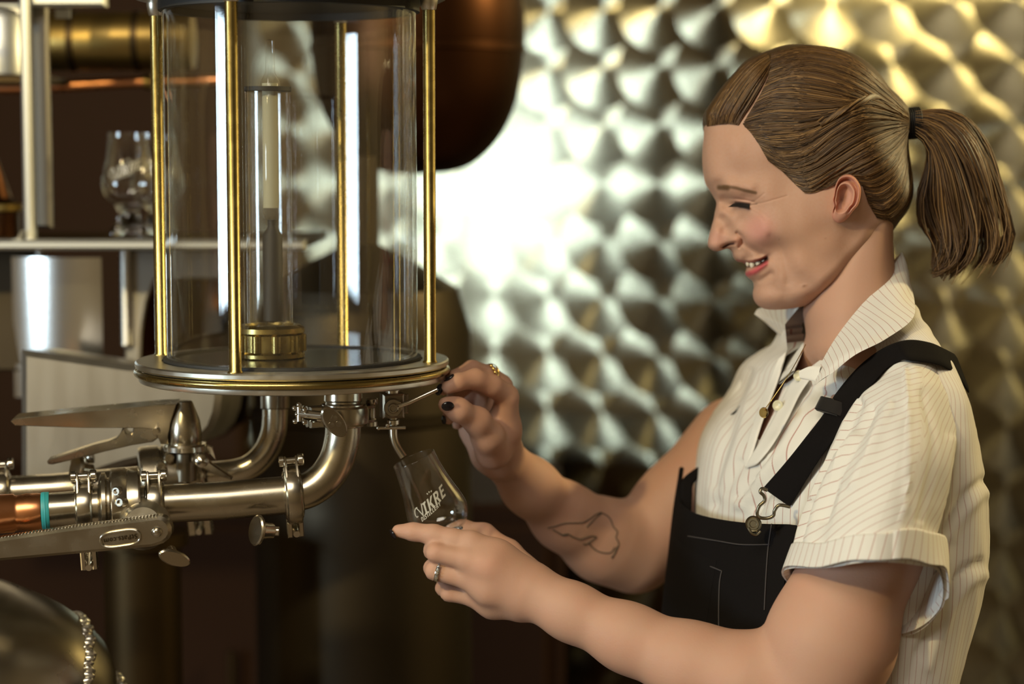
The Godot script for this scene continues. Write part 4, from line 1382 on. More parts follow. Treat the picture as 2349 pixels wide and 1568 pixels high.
	# complexion, with shade painted into nostril and mouth: colour, strength, width in pixels, along a line
	tones = [
		[Color(0.60, 0.25, 0.22), 0.55, 34, [1742, 527]], [Color(0.60, 0.28, 0.23), 0.4, 22, [1645, 548]], [Color(0.55, 0.22, 0.15), 0.4, 12, [1692, 553]], [Color(0.47, 0.25, 0.15), 0.4, 60, [1850, 560]],
		[Color(0.50, 0.085, 0.10), 0.95, 7.0, [1719, 627, 1731, 622, 1745, 612, 1756, 602]], [Color(0.40, 0.13, 0.10), 0.8, 2.8, [1691, 597, 1712, 600.5, 1738, 596, 1757, 589]], [Color(0.04, 0.012, 0.01), 0.97, 5.2, [1714, 607, 1727, 608, 1744, 603, 1758, 594]],
		[Color(0.10, 0.052, 0.024), 0.92, 6.5, [1650, 430, 1668, 431]], [Color(0.13, 0.07, 0.033), 0.88, 4.0, [1660, 428, 1684, 430, 1706, 436, 1733, 442]],
		[Color(0.012, 0.008, 0.006), 0.98, 3.4, [1688, 465, 1704, 467, 1718, 468]], [Color(0.012, 0.008, 0.006), 0.97, 4.6, [1698, 472, 1709, 472]], [Color(0.12, 0.06, 0.04), 0.6, 2.0, [1718, 469, 1736, 467]], [Color(0.46, 0.22, 0.16), 0.4, 9, [1690, 456, 1715, 459]],
		[Color(0.2, 0.09, 0.045), 0.7, 3.4, [1843, 655]], [Color(0.10, 0.03, 0.02), 0.85, 3.0, [1660, 567, 1672, 561, 1682, 559]], [Color(0.28, 0.12, 0.07), 0.6, 1.7, [1787, 549]], [Color(0.3, 0.13, 0.08), 0.5, 1.6, [1893, 547]], [Color(0.3, 0.13, 0.08), 0.5, 1.7, [1973, 574]],
	]
	for l in [dents, tones]:
		for q in l:
			var c: Array = q[q.size() - 1]
			var line := curve2(c, 5) if c.size() > 2 else PackedVector2Array([Vector2(c[0], c[1]), Vector2(c[0] + 0.01, c[1])])
			q[q.size() - 1] = line
			var r := Rect2(line[0], Vector2.ZERO)
			for p in line: r = r.expand(p)
			var s: float = q[q.size() - 2]
			q.append(r.grow(s * 2.6))

func mapped(m: PackedFloat32Array, p: Vector2) -> float:
	var q := (p - Vector2(HX, HY)) / HS
	var x := clampi(int(q.x), 0, HW - 2)
	var y := clampi(int(q.y), 0, HH - 2)
	var fx := clampf(q.x - x, 0, 1)
	var fy := clampf(q.y - y, 0, 1)
	var i := y * HW + x
	return lerpf(lerpf(m[i], m[i + 1], fx), lerpf(m[i + HW], m[i + HW + 1], fx), fy)

func half_width(p: Vector2, details := true) -> float:
	var u := clampf(mapped(dist_map, p) / mapped(soft_map, p), 0.0, 1.0)
	var fall := sqrt(maxf(0.0, 1.0 - pow(1.0 - u, 2.2)))
	var z := mapped(wide_map, p) * fall
	if details:
		for q in dents:
			if q[3].has_point(p):
				var e: float = to_line(p, q[2]) / q[1]
				z += q[0] * 0.001 * exp(-e * e * 0.8) * minf(1.0, u * 3.0)
	return z

func complexion(p: Vector2) -> Color:
	var c := skin_c
	var n := rough_noise.get_noise_2d(p.x * 2.2, p.y * 2.2)
	c = c.lerp(Color(0.47, 0.24, 0.15), clampf(0.12 + n * 0.35, 0, 0.5))
	for q in tones:
		if q[4].has_point(p):
			var e: float = to_line(p, q[3]) / q[2]
			c = c.lerp(q[0], q[1] * clampf(exp(-e * e * e * 0.9), 0, 1))
	return c

func mirrored(p: Vector3) -> Vector3:                 # the place on the far side of the head
	var l := cam_basis.inverse() * (p - EYE)
	l.z = -2.0 * D0 - l.z
	return EYE + cam_basis * l

func relief(g: Geo, rim: PackedVector2Array, rings: int, skin: bool) -> void:
	# both halves of the head as rings that shrink from the outline to the middle
	for side in 2:
		var base := g.v.size()
		var m := rim.size()
		var pos := PackedVector3Array()
		var keep := PackedByteArray()
		for k in rings + 1:
			var s := k / float(rings)
			var t := 1.0 - pow(1.0 - s, 1.55)
			for j in m:
				var p := HEAD_C + (rim[j] - HEAD_C) * t
				var hd := mapped(hair_map, p)
				var z := half_width(p, skin) if k < rings else 0.0
				if skin:
					var under := smoothstep(2.0, 34.0, hd)
					z = maxf(0.0, z - 0.004 * under)
					p = HEAD_C + (p - HEAD_C) * (1.0 - 0.02 * under)
				else:
					z += lerpf(-0.0025, 0.0048, smoothstep(-10.0, 26.0, hd)) * (1.0 if k < rings else 0.0)
				var w := pt(p.x, p.y, maxf(z, 0.0))
				pos.append(mirrored(w) if side else w)
				keep.append(1 if skin or hd > -9.0 else 0)
				g.c.append(complexion(p) if skin else Color(0.07, 0.036, 0.014))
		var nor := PackedVector3Array()
		nor.resize(pos.size())
		var tr := PackedInt32Array()
		for k in rings:
			for j in m:
				var j1 := (j + 1) % m
				var a := k * m + j
				var b := k * m + j1
				var c := (k + 1) * m + j1
				var d := (k + 1) * m + j
				var n := (pos[c] - pos[a]).cross(pos[d] - pos[b])
				nor[a] += n; nor[b] += n; nor[c] += n; nor[d] += n
				if keep[a] and keep[b] and keep[c] and keep[d]: tr.append_array([a, b, c, a, c, d])
		var out := 1.0
		var mid := nor[(rings / 2) * m]
		if mid.dot(cam_basis.z) * (1.0 if side == 0 else -1.0) < 0: out = -1.0
		for k in pos.size():
			var nn := nor[k] * out
			if k >= rings * m: nn -= cam_basis.z * nn.dot(cam_basis.z)       # the seam of the halves is smooth
			g.v.append(pos[k]); g.n.append(nn.normalized()); g.t.append(Vector2.ZERO)
		for k in range(0, tr.size(), 3):
			if out > 0: g.tri(base + tr[k], base + tr[k + 1], base + tr[k + 2])
			else: g.tri(base + tr[k], base + tr[k + 2], base + tr[k + 1])

func even(l: PackedVector2Array, step_face: float, step_back: float) -> PackedVector2Array:
	var o := PackedVector2Array()
	var left := 0.0
	for k in l.size() - 1:
		var a := l[k]
		var b := l[k + 1]
		var len := a.distance_to(b)
		var step := step_face if (a.x < 1760 and a.y > 285) else step_back
		while left <= len:
			o.append(a.lerp(b, left / maxf(len, 1e-6)))
			left += step
		left -= len
	return o

func ear(g: Geo, side: int) -> void:
	var c := Vector2(1930, 458)
	var rim := curve2([1912, 446, 1916, 425, 1926, 406, 1945, 398, 1962, 405, 1975, 426, 1975, 450, 1969, 470, 1958, 483, 1946, 500, 1933, 510, 1921, 512, 1910, 503, 1908, 488, 1912, 474, 1909, 460], 4, true)
	var base := g.v.size()
	var m := rim.size()
	var rings := 22
	var rows := []
	var cols := []
	for k in rings + 1:
		var t := maxf(0.02, k / float(rings))
		var row := PackedVector3Array()
		var col := PackedColorArray()
		for j in m:
			var p := c + (rim[j] - c) * t
			var b := half_width(p, false)
			var lean := 0.006 * clampf((p.x - 1912) / 60.0, 0, 1)
			var lobe := smoothstep(478, 492, p.y)
			var front := smoothstep(1926, 1912, p.x) * (1.0 - lobe)
			var up := 0.0
			up += 0.0105 * exp(-pow((t - 0.9) / 0.085, 2)) * (1.0 - 0.5 * front)
			up += 0.0075 * exp(-pow((t - 0.64) / 0.10, 2)) * (1.0 - front)
			up += 0.004
			up -= 0.0035 * exp(-pow(t / 0.36, 2)) * (1.0 - lobe)
			up = lerpf(up, 0.0095 * sqrt(maxf(0.0, 1.0 - pow(t, 5))), lobe)
			up += 0.004 * front * exp(-pow((t - 0.6) / 0.25, 2))
			if k == rings: up = -0.004; lean *= 0.3
			var w := pt(p.x, p.y, b + up + lean)
			row.append(mirrored(w) if side else w)
			var cc := skin_c.lerp(Color(0.62, 0.24, 0.17), 0.35 + 0.25 * smoothstep(0.7, 0.95, t))
			col.append(cc.lerp(Color(0.16, 0.06, 0.035), 0.85 * exp(-pow(t / 0.3, 2)) * (1.0 - lobe)))  # shade of the ear hollow painted into the colour
		rows.append(row)
		cols.append(col)
	g.grid(rows, true, [], side == 0, cols)

# ---------------------------------------------------------------- hair
const GUIDES := [
	[1770, 122, 1850, 106, 1950, 130, 2030, 195, 2082, 258], [1766, 150, 1850, 128, 1950, 152, 2030, 210, 2084, 262], [1762, 178, 1850, 152, 1950, 176, 2030, 226, 2085, 266], [1745, 214, 1800, 194, 1900, 205, 2000, 236, 2085, 270],
	[1724, 250, 1780, 226, 1860, 232, 1940, 240, 2004, 222, 2084, 266], [1704, 284, 1770, 270, 1850, 270, 1925, 255, 1990, 222, 2040, 236, 2084, 270], [1722, 304, 1780, 306, 1850, 298, 1920, 268, 1985, 240, 2040, 252, 2084, 276], [1742, 332, 1790, 356, 1850, 346, 1910, 300, 1970, 268, 2030, 268, 2084, 280],
	[1762, 368, 1810, 386, 1868, 372, 1925, 328, 1985, 296, 2040, 284, 2084, 284], [1794, 392, 1845, 404, 1898, 380, 1960, 340, 2020, 308, 2084, 288], [1824, 422, 1858, 430, 1905, 402, 1965, 366, 2030, 330, 2084, 294], [1846, 442, 1872, 440, 1910, 408, 1975, 384, 2040, 350, 2084, 298],
	[1935, 398, 1985, 398, 2035, 372, 2070, 330, 2085, 300], [1978, 425, 2015, 428, 2055, 400, 2076, 350, 2086, 305], [1992, 465, 2030, 470, 2068, 430, 2082, 370, 2088, 308], [2012, 500, 2050, 505, 2082, 470, 2094, 420, 2092, 360, 2090, 312],
]
const FRONT := [[1622, 290, 1628, 262, 1648, 226, 1682, 180, 1715, 145, 1758, 122], [1645, 286, 1652, 255, 1676, 215, 1708, 172, 1738, 144, 1764, 128], [1672, 284, 1682, 258, 1704, 220, 1728, 185, 1748, 160, 1767, 140], [1694, 287, 1706, 264, 1724, 236, 1742, 205, 1756, 180, 1768, 152]]
const TAIL := [
	[2100, 255, 2160, 250, 2222, 272, 2272, 338, 2302, 440, 2312, 530, 2288, 596], [2100, 266, 2152, 272, 2208, 316, 2252, 398, 2280, 490, 2284, 560, 2246, 612], [2100, 282, 2146, 300, 2184, 366, 2210, 458, 2228, 540, 2214, 602, 2172, 642], [2100, 298, 2136, 330, 2158, 396, 2166, 478, 2178, 556, 2176, 602, 2158, 622], [2100, 312, 2126, 340, 2124, 396, 2106, 448, 2108, 506, 2132, 548, 2142, 596],
]

func guides(src: Array) -> Array:
	var o := []
	for s in src:
		var p := []
		for k in range(0, s.size(), 2): p.append(Vector2(s[k], s[k + 1]))
		o.append(p)
	return o

func strand(g: Geo, path: Array, r: float, tone: Color) -> void:
	g.tint = tone
	var rad := []
	for k in path.size():
		var s := k / float(path.size() - 1)
		rad.append(r * (0.35 + 0.65 * sin(PI * clampf(0.12 + s * 0.8, 0, 1))))
	g.tube(path, rad, 4, false)

func hair_tone(rng: RandomNumberGenerator) -> Color:
	var u := rng.randf()
	var c := Color(0.055, 0.026, 0.009).lerp(Color(0.19, 0.10, 0.034), u * u * 0.9 + 0.05)
	if rng.randf() < 0.10: c = Color(0.28, 0.16, 0.06)
	if rng.randf() < 0.13: c = Color(0.04, 0.02, 0.009)
	return c

func zz_of(n: int) -> float:                        # a repeatable spread over the thickness of the tail
	return fposmod(n * 0.6180339, 1.0)

func hair(t: Node3D) -> void:
	var rng := RandomNumberGenerator.new()
	rng.seed = 11
	var cap := Geo.new()
	cap.colored = true
	relief(cap, even(face_line, 6.0, 6.0), 70, false)
	var h := obj("hair", cap, M.hair, t)
	for set_ in 2:
		var gs := guides(GUIDES if set_ == 0 else FRONT)
		var g := Geo.new()
		g.colored = true
		for n in (3600 if set_ == 0 else 800):
			var f := rng.randf() * (gs.size() - 1)
			var i := int(f)
			var u := f - i
			var s0 := rng.randf() * 0.45 if rng.randf() < 0.6 else rng.randf_range(-0.06, 0.03)
			var s1 := 1.0 if set_ == 1 or rng.randf() < 0.75 else rng.randf_range(0.7, 1.0)
			var path := []
			var lift := rng.randf_range(0.0002, 0.0016)
			var wob := rng.randf_range(-1, 1) * 4.0
			var ph := rng.randf() * TAU
			# strands gather in locks, so that they lie in ridges
			var lock := sin(f * 9.0) * 0.0009 + sin(f * 23.0) * 0.0004
			for k in 11:
				var s := lerpf(s0, s1, k / 10.0)
				var a: Vector2 = pick(gs[i], s)
				var b: Vector2 = pick(gs[i + 1], s)
				var p := a.lerp(b, u) + Vector2(0.3, 1.0) * wob * sin(ph + s * 4.0) * s * (1.0 - s) * 2.0
				var e := mapped(dist_map, p)
				if e < 1.0: p = p + (HEAD_C - p).normalized() * (1.5 - e)
				var z := half_width(p, false) + maxf(0.0002, lerpf(-0.0025, 0.0048, smoothstep(-10.0, 26.0, mapped(hair_map, p)))) + lift + lock * smoothstep(0.0, 0.3, s)
				path.append(pt(p.x, p.y, z))
			var c := hair_tone(rng)
			strand(g, path, rng.randf_range(0.00026, 0.00052), c)
			if n % 4 == 0:
				var far := []
				for q in path: far.append(mirrored(q))
				strand(g, far, 0.0007, c)
		obj("combed_strands" if set_ == 0 else "swept_fringe", g, M.hair, h).set_meta("kind", "stuff")
	# the twisted lock that runs to the tie
	var g := Geo.new()
	g.colored = true
	for pl in 2:
		var core: Array = guides([[1880, 282, 1915, 264, 1950, 246, 1985, 228, 2010, 222, 2040, 240, 2084, 270]])[0]
		for n in 110:
			var path := []
			var ph := TAU * (pl * 0.5 + rng.randf_range(-0.17, 0.17))
			var rr := rng.randf_range(5.0, 10.5)
			for k in 15:
				var s := k / 14.0
				var an := ph + s * TAU * 1.25
				var p: Vector2 = pick(core, s) + Vector2(0.4, 0.9) * cos(an) * rr * (1.0 - 0.4 * s)
				path.append(pt(p.x, p.y, half_width(p, false) + 0.0055 + sin(an) * 0.0034))
			strand(g, path, 0.0006, hair_tone(rng))
	obj("twisted_lock", g, M.hair, h)
	# ponytail
	g = Geo.new()
	g.colored = true
	var gt := guides(TAIL)
	for n in 2200:
		var f := rng.randf() * (gt.size() - 1)
		var lk := floorf(f * 2.4 + zz_of(n))
		var i := int(f)
		var u := f - i
		var path := []
		var zz := clampf(zz_of(n) * 1.6 - 0.8 + rng.randf_range(-0.35, 0.35), -1, 1)
		var edge := sqrt(maxf(0.05, 1.0 - pow(f / (gt.size() - 1) * 2.0 - 1.0, 2)))
		var end := 1.1 - 0.42 * pow(rng.randf(), 1.5) - 0.16 * absf(sin(lk * 2.7))
		var kink := rng.randf_range(-1, 1)
		for k in 13:
			var s := k / 12.0 * end
			var p: Vector2 = (pick(gt[i], s) as Vector2).lerp(pick(gt[i + 1], s), u)
			var spread := lerpf(0.012, 0.034, smoothstep(0.0, 0.45, s)) * edge
			p += Vector2((kink * 5.0 + 24.0 * sin(lk * 1.9)) * pow(s, 1.4) * sin(s * 7.5 + lk * 1.3), kink * 8.0 * s * s)
			path.append(pt(p.x, p.y, zz * spread + 0.004 * sin(f * 6.0 + s * 5.0) * s))
		strand(g, path, rng.randf_range(0.0003, 0.00062), hair_tone(rng))
	for n in 46:                                        # loose single hairs
		var f := rng.randf() * (gt.size() - 1)
		var i := int(f)
		var path := []
		var off := Vector2(rng.randf_range(-10, 40), rng.randf_range(-14, 30))
		for k in 11:
			var s := k / 10.0
			var p: Vector2 = (pick(gt[i], s) as Vector2).lerp(pick(gt[i + 1], s), f - i) + off * s * s
			path.append(pt(p.x, p.y, rng.randf_range(-0.001, 0.001) + 0.03 * sin(n)))
		strand(g, path, 0.0003, Color(0.3, 0.18, 0.08))
	obj("ponytail", g, M.hair, t, "light brown ponytail with wavy ends").set_meta("kind", "stuff")
	g = Geo.new()
	var tie := along(pt(2078, 284, 0.0), pt(2110, 281, 0.0))
	var pr := PackedVector2Array()
	for k in 9: pr.append(Vector2(0.0115 + 0.0018 * sin(PI * k / 8.0), -0.0005 + 0.0128 * k / 8.0))
	g.lathe(tie, pr, 32, 60)
	for k in 7:
		var ring := []
		for j in 25: ring.append(tie * Vector3(cos(TAU * j / 24.0) * 0.0132, 0.001 + k * 0.0018, sin(TAU * j / 24.0) * 0.0132))
		g.tube(ring, 0.0009, 6, false)
	obj("hair_tie", g, M.black, t, "black elastic hair tie")
	# lashes
	g = Geo.new()
	for k in 26:
		var s := k / 25.0
		var p := Vector2(lerpf(1682, 1719, s), 467.5 - 2.5 * sin(PI * s) + s * 1.5)
		var z := half_width(p) + 0.0008
		var tip := p + Vector2(lerpf(-12, -1, s), lerpf(7, 13, s))
		g.tube([pt(p.x, p.y, z), pt(lerpf(p.x, tip.x, 0.5), lerpf(p.y, tip.y, 0.62), z + 0.0022), pt(tip.x, tip.y, z + 0.0035)], [0.00042, 0.00034, 0.00012], 5, false)
	obj("eyelashes", g, M.black, t)
	for q in [[1715.5, 604.5, 5.2, 7.0, 10], [1726.5, 606, 7.6, 9.6, 15.0], [1740, 603.5, 7.2, 8.8, 20.0], [1751, 599, 5.0, 6.4, 22.0]]:
		g = Geo.new()
		g.ball(pt(q[0], q[1], q[4] * 0.001), Vector3(px(q[2]), px(q[3]), 0.0035), cam_basis, 14)
		obj("tooth", g, M.teeth, t)

# ---------------------------------------------------------------- the woman
var cloth_noise := FastNoiseLite.new()
var creases := []                                      # millimetres, width in pixels, along a line, on the cloth that faces us
var cloth_top := {}                                     # nearest z of the shirt, by 8-pixel cell

func loft(g: Geo, rows: Array, uvs: Array = [], fold := 0.0, note := false, keep = null) -> void:
	# rows of closed loops; folds push the cloth in and out along its normal
	var h := rows.size()
	var w: int = rows[0].size()
	var mid := Vector3.ZERO
	var cnt := 0
	for r in rows:
		for p in r: mid += p; cnt += 1
	mid /= cnt
	var nor := []
	var sum := 0.0
	for y in h:
		var o := PackedVector3Array()
		var c := Vector3.ZERO
		for p in rows[y]: c += p / w
		for x in w:
			var n: Vector3 = (rows[y][(x + 1) % w] - rows[y][(x + w - 1) % w]).cross(rows[mini(y + 1, h - 1)][x] - rows[maxi(y - 1, 0)][x]).normalized()
			o.append(n)
			sum += n.dot(rows[y][x] - c)
		nor.append(o)
	var s := 1.0 if sum > 0 else -1.0
	var moved := []
	for y in h:
		var o := PackedVector3Array()
		for x in w:
			var p: Vector3 = rows[y][x]
			if fold > 0.0:
				var a := cloth_noise.get_noise_3d(p.x * 260.0, p.y * 60.0 + p.x * 90.0, p.z * 260.0)
				var b := cloth_noise.get_noise_3d(p.x * 90.0 + 50.0, p.y * 40.0 - p.x * 60.0, p.z * 90.0)
				var q := seen(p)
				for e in creases:
					if e[3].has_point(Vector2(q.x, q.y)) and nor[y][x].dot(cam_basis.z) * s > 0.0:
						var d := to_line(Vector2(q.x, q.y), e[2]) / (e[1] as float)
						p += nor[y][x] * s * (e[0] as float) * 0.001 * exp(-d * d)
				p += nor[y][x] * s * fold * (1.1 * (0.5 - absf(a) * 2.2) * 0.6 + b * 1.3)
			o.append(p)
			if note:
				var q := seen(p)
				var key := Vector2i(int(q.x / 8), int(q.y / 8))
				if not cloth_top.has(key) or cloth_top[key] < q.z: cloth_top[key] = q.z
		moved.append(o)
	if keep != null:
		# cut out what the garment leaves open: cloth inside the opening is drawn back to its edge
		var part := Geo.new()
		part.grid(moved, true, uvs, s < 0)
		var inside := PackedByteArray()
		for k in part.v.size():
			var to: Vector3 = (keep as Callable).call(part.v[k])
			inside.append(0 if to == part.v[k] else 1)
			part.v[k] = to
		var base := g.v.size()
		g.v.append_array(part.v); g.n.append_array(part.n); g.t.append_array(part.t); g.c.append_array(part.c)
		for k in range(0, part.i.size(), 3):
			if inside[part.i[k]] + inside[part.i[k + 1]] + inside[part.i[k + 2]] < 3:
				for q in 3: g.i.append(base + part.i[k + q])
	else:
		g.grid(moved, true, uvs, s < 0)

func top_z(x: float, y: float, other: float) -> float:
	var a := 0.0
	var n := 0.0
	for dy in range(-2, 3):
		for dx in range(-2, 3):
			var key := Vector2i(int(x / 8) + dx, int(y / 8) + dy)
			if cloth_top.has(key) and cloth_top[key] > other - 0.06:
				var w := 1.0 / (1.0 + dx * dx + dy * dy)
				a += cloth_top[key] * w
				n += w
	return a / n if n > 0.0 else other

# a level ring of the trunk whose outline spans x0 to x1 in the frame; deep is half the breadth across the body
func trunk_ring(y: float, x0: float, x1: float, deep: float, yaw: float, zc: float, n: int, a_from := 0.0, a_to := TAU) -> PackedVector3Array:
	var fwd := Vector3(-cos(yaw), 0, sin(yaw))
	var left := Vector3(sin(yaw), 0, cos(yaw))
	var cx := (x0 + x1) / 2.0
	var a := (x1 - x0) / 2.0 * D0 / F * 0.9
	for it in 8:
		var lo := 1e9
		var hi := -1e9
		var c := pt(cx, y, zc)
		for k in 72:
			var th := TAU * k / 72.0
			var q := seen(c + cam_basis * (fwd * a * sgn_pow(cos(th)) + left * deep * sgn_pow(sin(th))))
			lo = minf(lo, q.x); hi = maxf(hi, q.x)
		a *= clampf((x1 - x0) / (hi - lo), 0.8, 1.25)
		cx += (x0 + x1) / 2.0 - (lo + hi) / 2.0
	var o := PackedVector3Array()
	var c := pt(cx, y, zc)
	var full := a_to - a_from > TAU - 0.01
	for k in n:
		var th := lerpf(a_from, a_to, k / float(n if full else n - 1))
		o.append(c + cam_basis * (fwd * a * sgn_pow(cos(th)) + left * deep * sgn_pow(sin(th))))
	return o

func sgn_pow(v: float) -> float:
	return signf(v) * pow(absf(v), 0.86)

func rows_between(spec: Array, n: int) -> Array:        # numbers interpolated smoothly between the given rows
	var o := []
	var m := spec.size() - 1
	for k in n + 1:
		var f := k / float(n) * m
		var i := mini(int(f), m - 1)
		var r := []
		for q in spec[0].size(): r.append(cr(float(spec[maxi(i - 1, 0)][q]), float(spec[i][q]), float(spec[i + 1][q]), float(spec[mini(i + 2, m)][q]), f - i))
		o.append(r)
	return o

func loops_between(loops: Array, n_around: int, n_along: int) -> Array:
	var dense := []
	for l in loops:
		var p := spline(pts(l), 12, true)
		var o := []
		for k in n_around: o.append(p[int(k * p.size() / float(n_around))])
		dense.append(o)
	var rows := []
	for k in n_along + 1:
		var row := PackedVector3Array()
		for j in n_around:
			var col := []
			for d in dense: col.append(d[j])
			row.append(pick(col, k / float(n_along)))
		rows.append(row)
	return rows

func strip(g: Geo, left: Array, right: Array, thick: float) -> void:
	# a flat band between two edges, rounded over its thickness
	var rows := []
	var n := left.size()
	for k in n:
		var d: Vector3 = (left[mini(k + 1, n - 1)] + right[mini(k + 1, n - 1)] - left[maxi(k - 1, 0)] - right[maxi(k - 1, 0)]).normalized()
		var a: Vector3 = left[k]
		var b: Vector3 = right[k]
		var nn := (b - a).cross(d).normalized()
		if nn.dot(cam_basis.z) < 0: nn = -nn
		var h := nn * thick / 2.0
		var row := PackedVector3Array()
		for q in 9: row.append(a.lerp(b, q / 8.0) + h * (1.0 if q > 0 and q < 8 else 0.35))
		for q in 9: row.append(b.lerp(a, q / 8.0) - h * (1.0 if q > 0 and q < 8 else 0.35))
		rows.append(row)
	var s := Geo.new()
	s.grid(rows, true)
	var c: Vector3 = (left[n / 2] + right[n / 2]) / 2.0
	var sum := 0.0
	for k in s.v.size(): sum += s.n[k].dot(s.v[k] - c) if s.v[k].distance_to(c) < thick * 3.0 else 0.0
	s = Geo.new()
	s.grid(rows, true, [], sum < 0)
	g.join(s)

func band(g: Geo, edge: Array, z_other: float, off: float, thick: float, per := 6) -> void:
	# cloth band lying on the shirt: [[left x, y, right x, y, z or none], ...]
	var l := []
	var r := []
	for q in edge:
		var z: float = q[4] if q.size() > 4 else z_other
		var zl: float = top_z(q[0], q[1], z) if q.size() < 5 else z
		var zr: float = top_z(q[2], q[3], z) if q.size() < 5 else (q[5] if q.size() > 5 else z)
		l.append(pt(q[0], q[1], zl + off))
		r.append(pt(q[2], q[3], zr + off))
	strip(g, spline(l, per), spline(r, per), thick)

func skin_tone(p: Vector3) -> Color:
	var n := rough_noise.get_noise_3d(p.x * 900.0, p.y * 900.0, p.z * 900.0)
	var m := rough_noise.get_noise_3d(p.x * 250.0, p.y * 250.0, p.z * 250.0)
	return skin_c.lerp(Color(0.52, 0.25, 0.17), clampf(0.10 + n * 0.22 + m * 0.35, 0.0, 0.6))

func nail(t: Node3D, f: Field, x: float, y: float, z: float, long_px: Vector2, wide: float, facing_n := Vector3.ZERO) -> void:
	# a domed lacquered nail set on the fingertip
	var p := pt(x, y, z)
	var n := facing_n
	var q := p
	if n == Vector3.ZERO:
		q = f.hit(pt(x, y, z + 0.05), pt(x, y, z - 0.03))
		n = f.grad(q)
	else:
		q = f.hit(p + cam_basis * n.normalized() * 0.02, p)
		n = f.grad(q)
	var u := (cam_basis * Vector3(long_px.x, -long_px.y, 0)).normalized()
	u = (u - n * u.dot(n)).normalized()
	var b := Basis(u.cross(n), n, u)
	var g := Geo.new()
	g.ball(q + n * 0.0002, Vector3(px(wide, z), 0.0016, px(long_px.length(), z)), b, 18)
	obj("fingernail", g, M.lacquer, t)

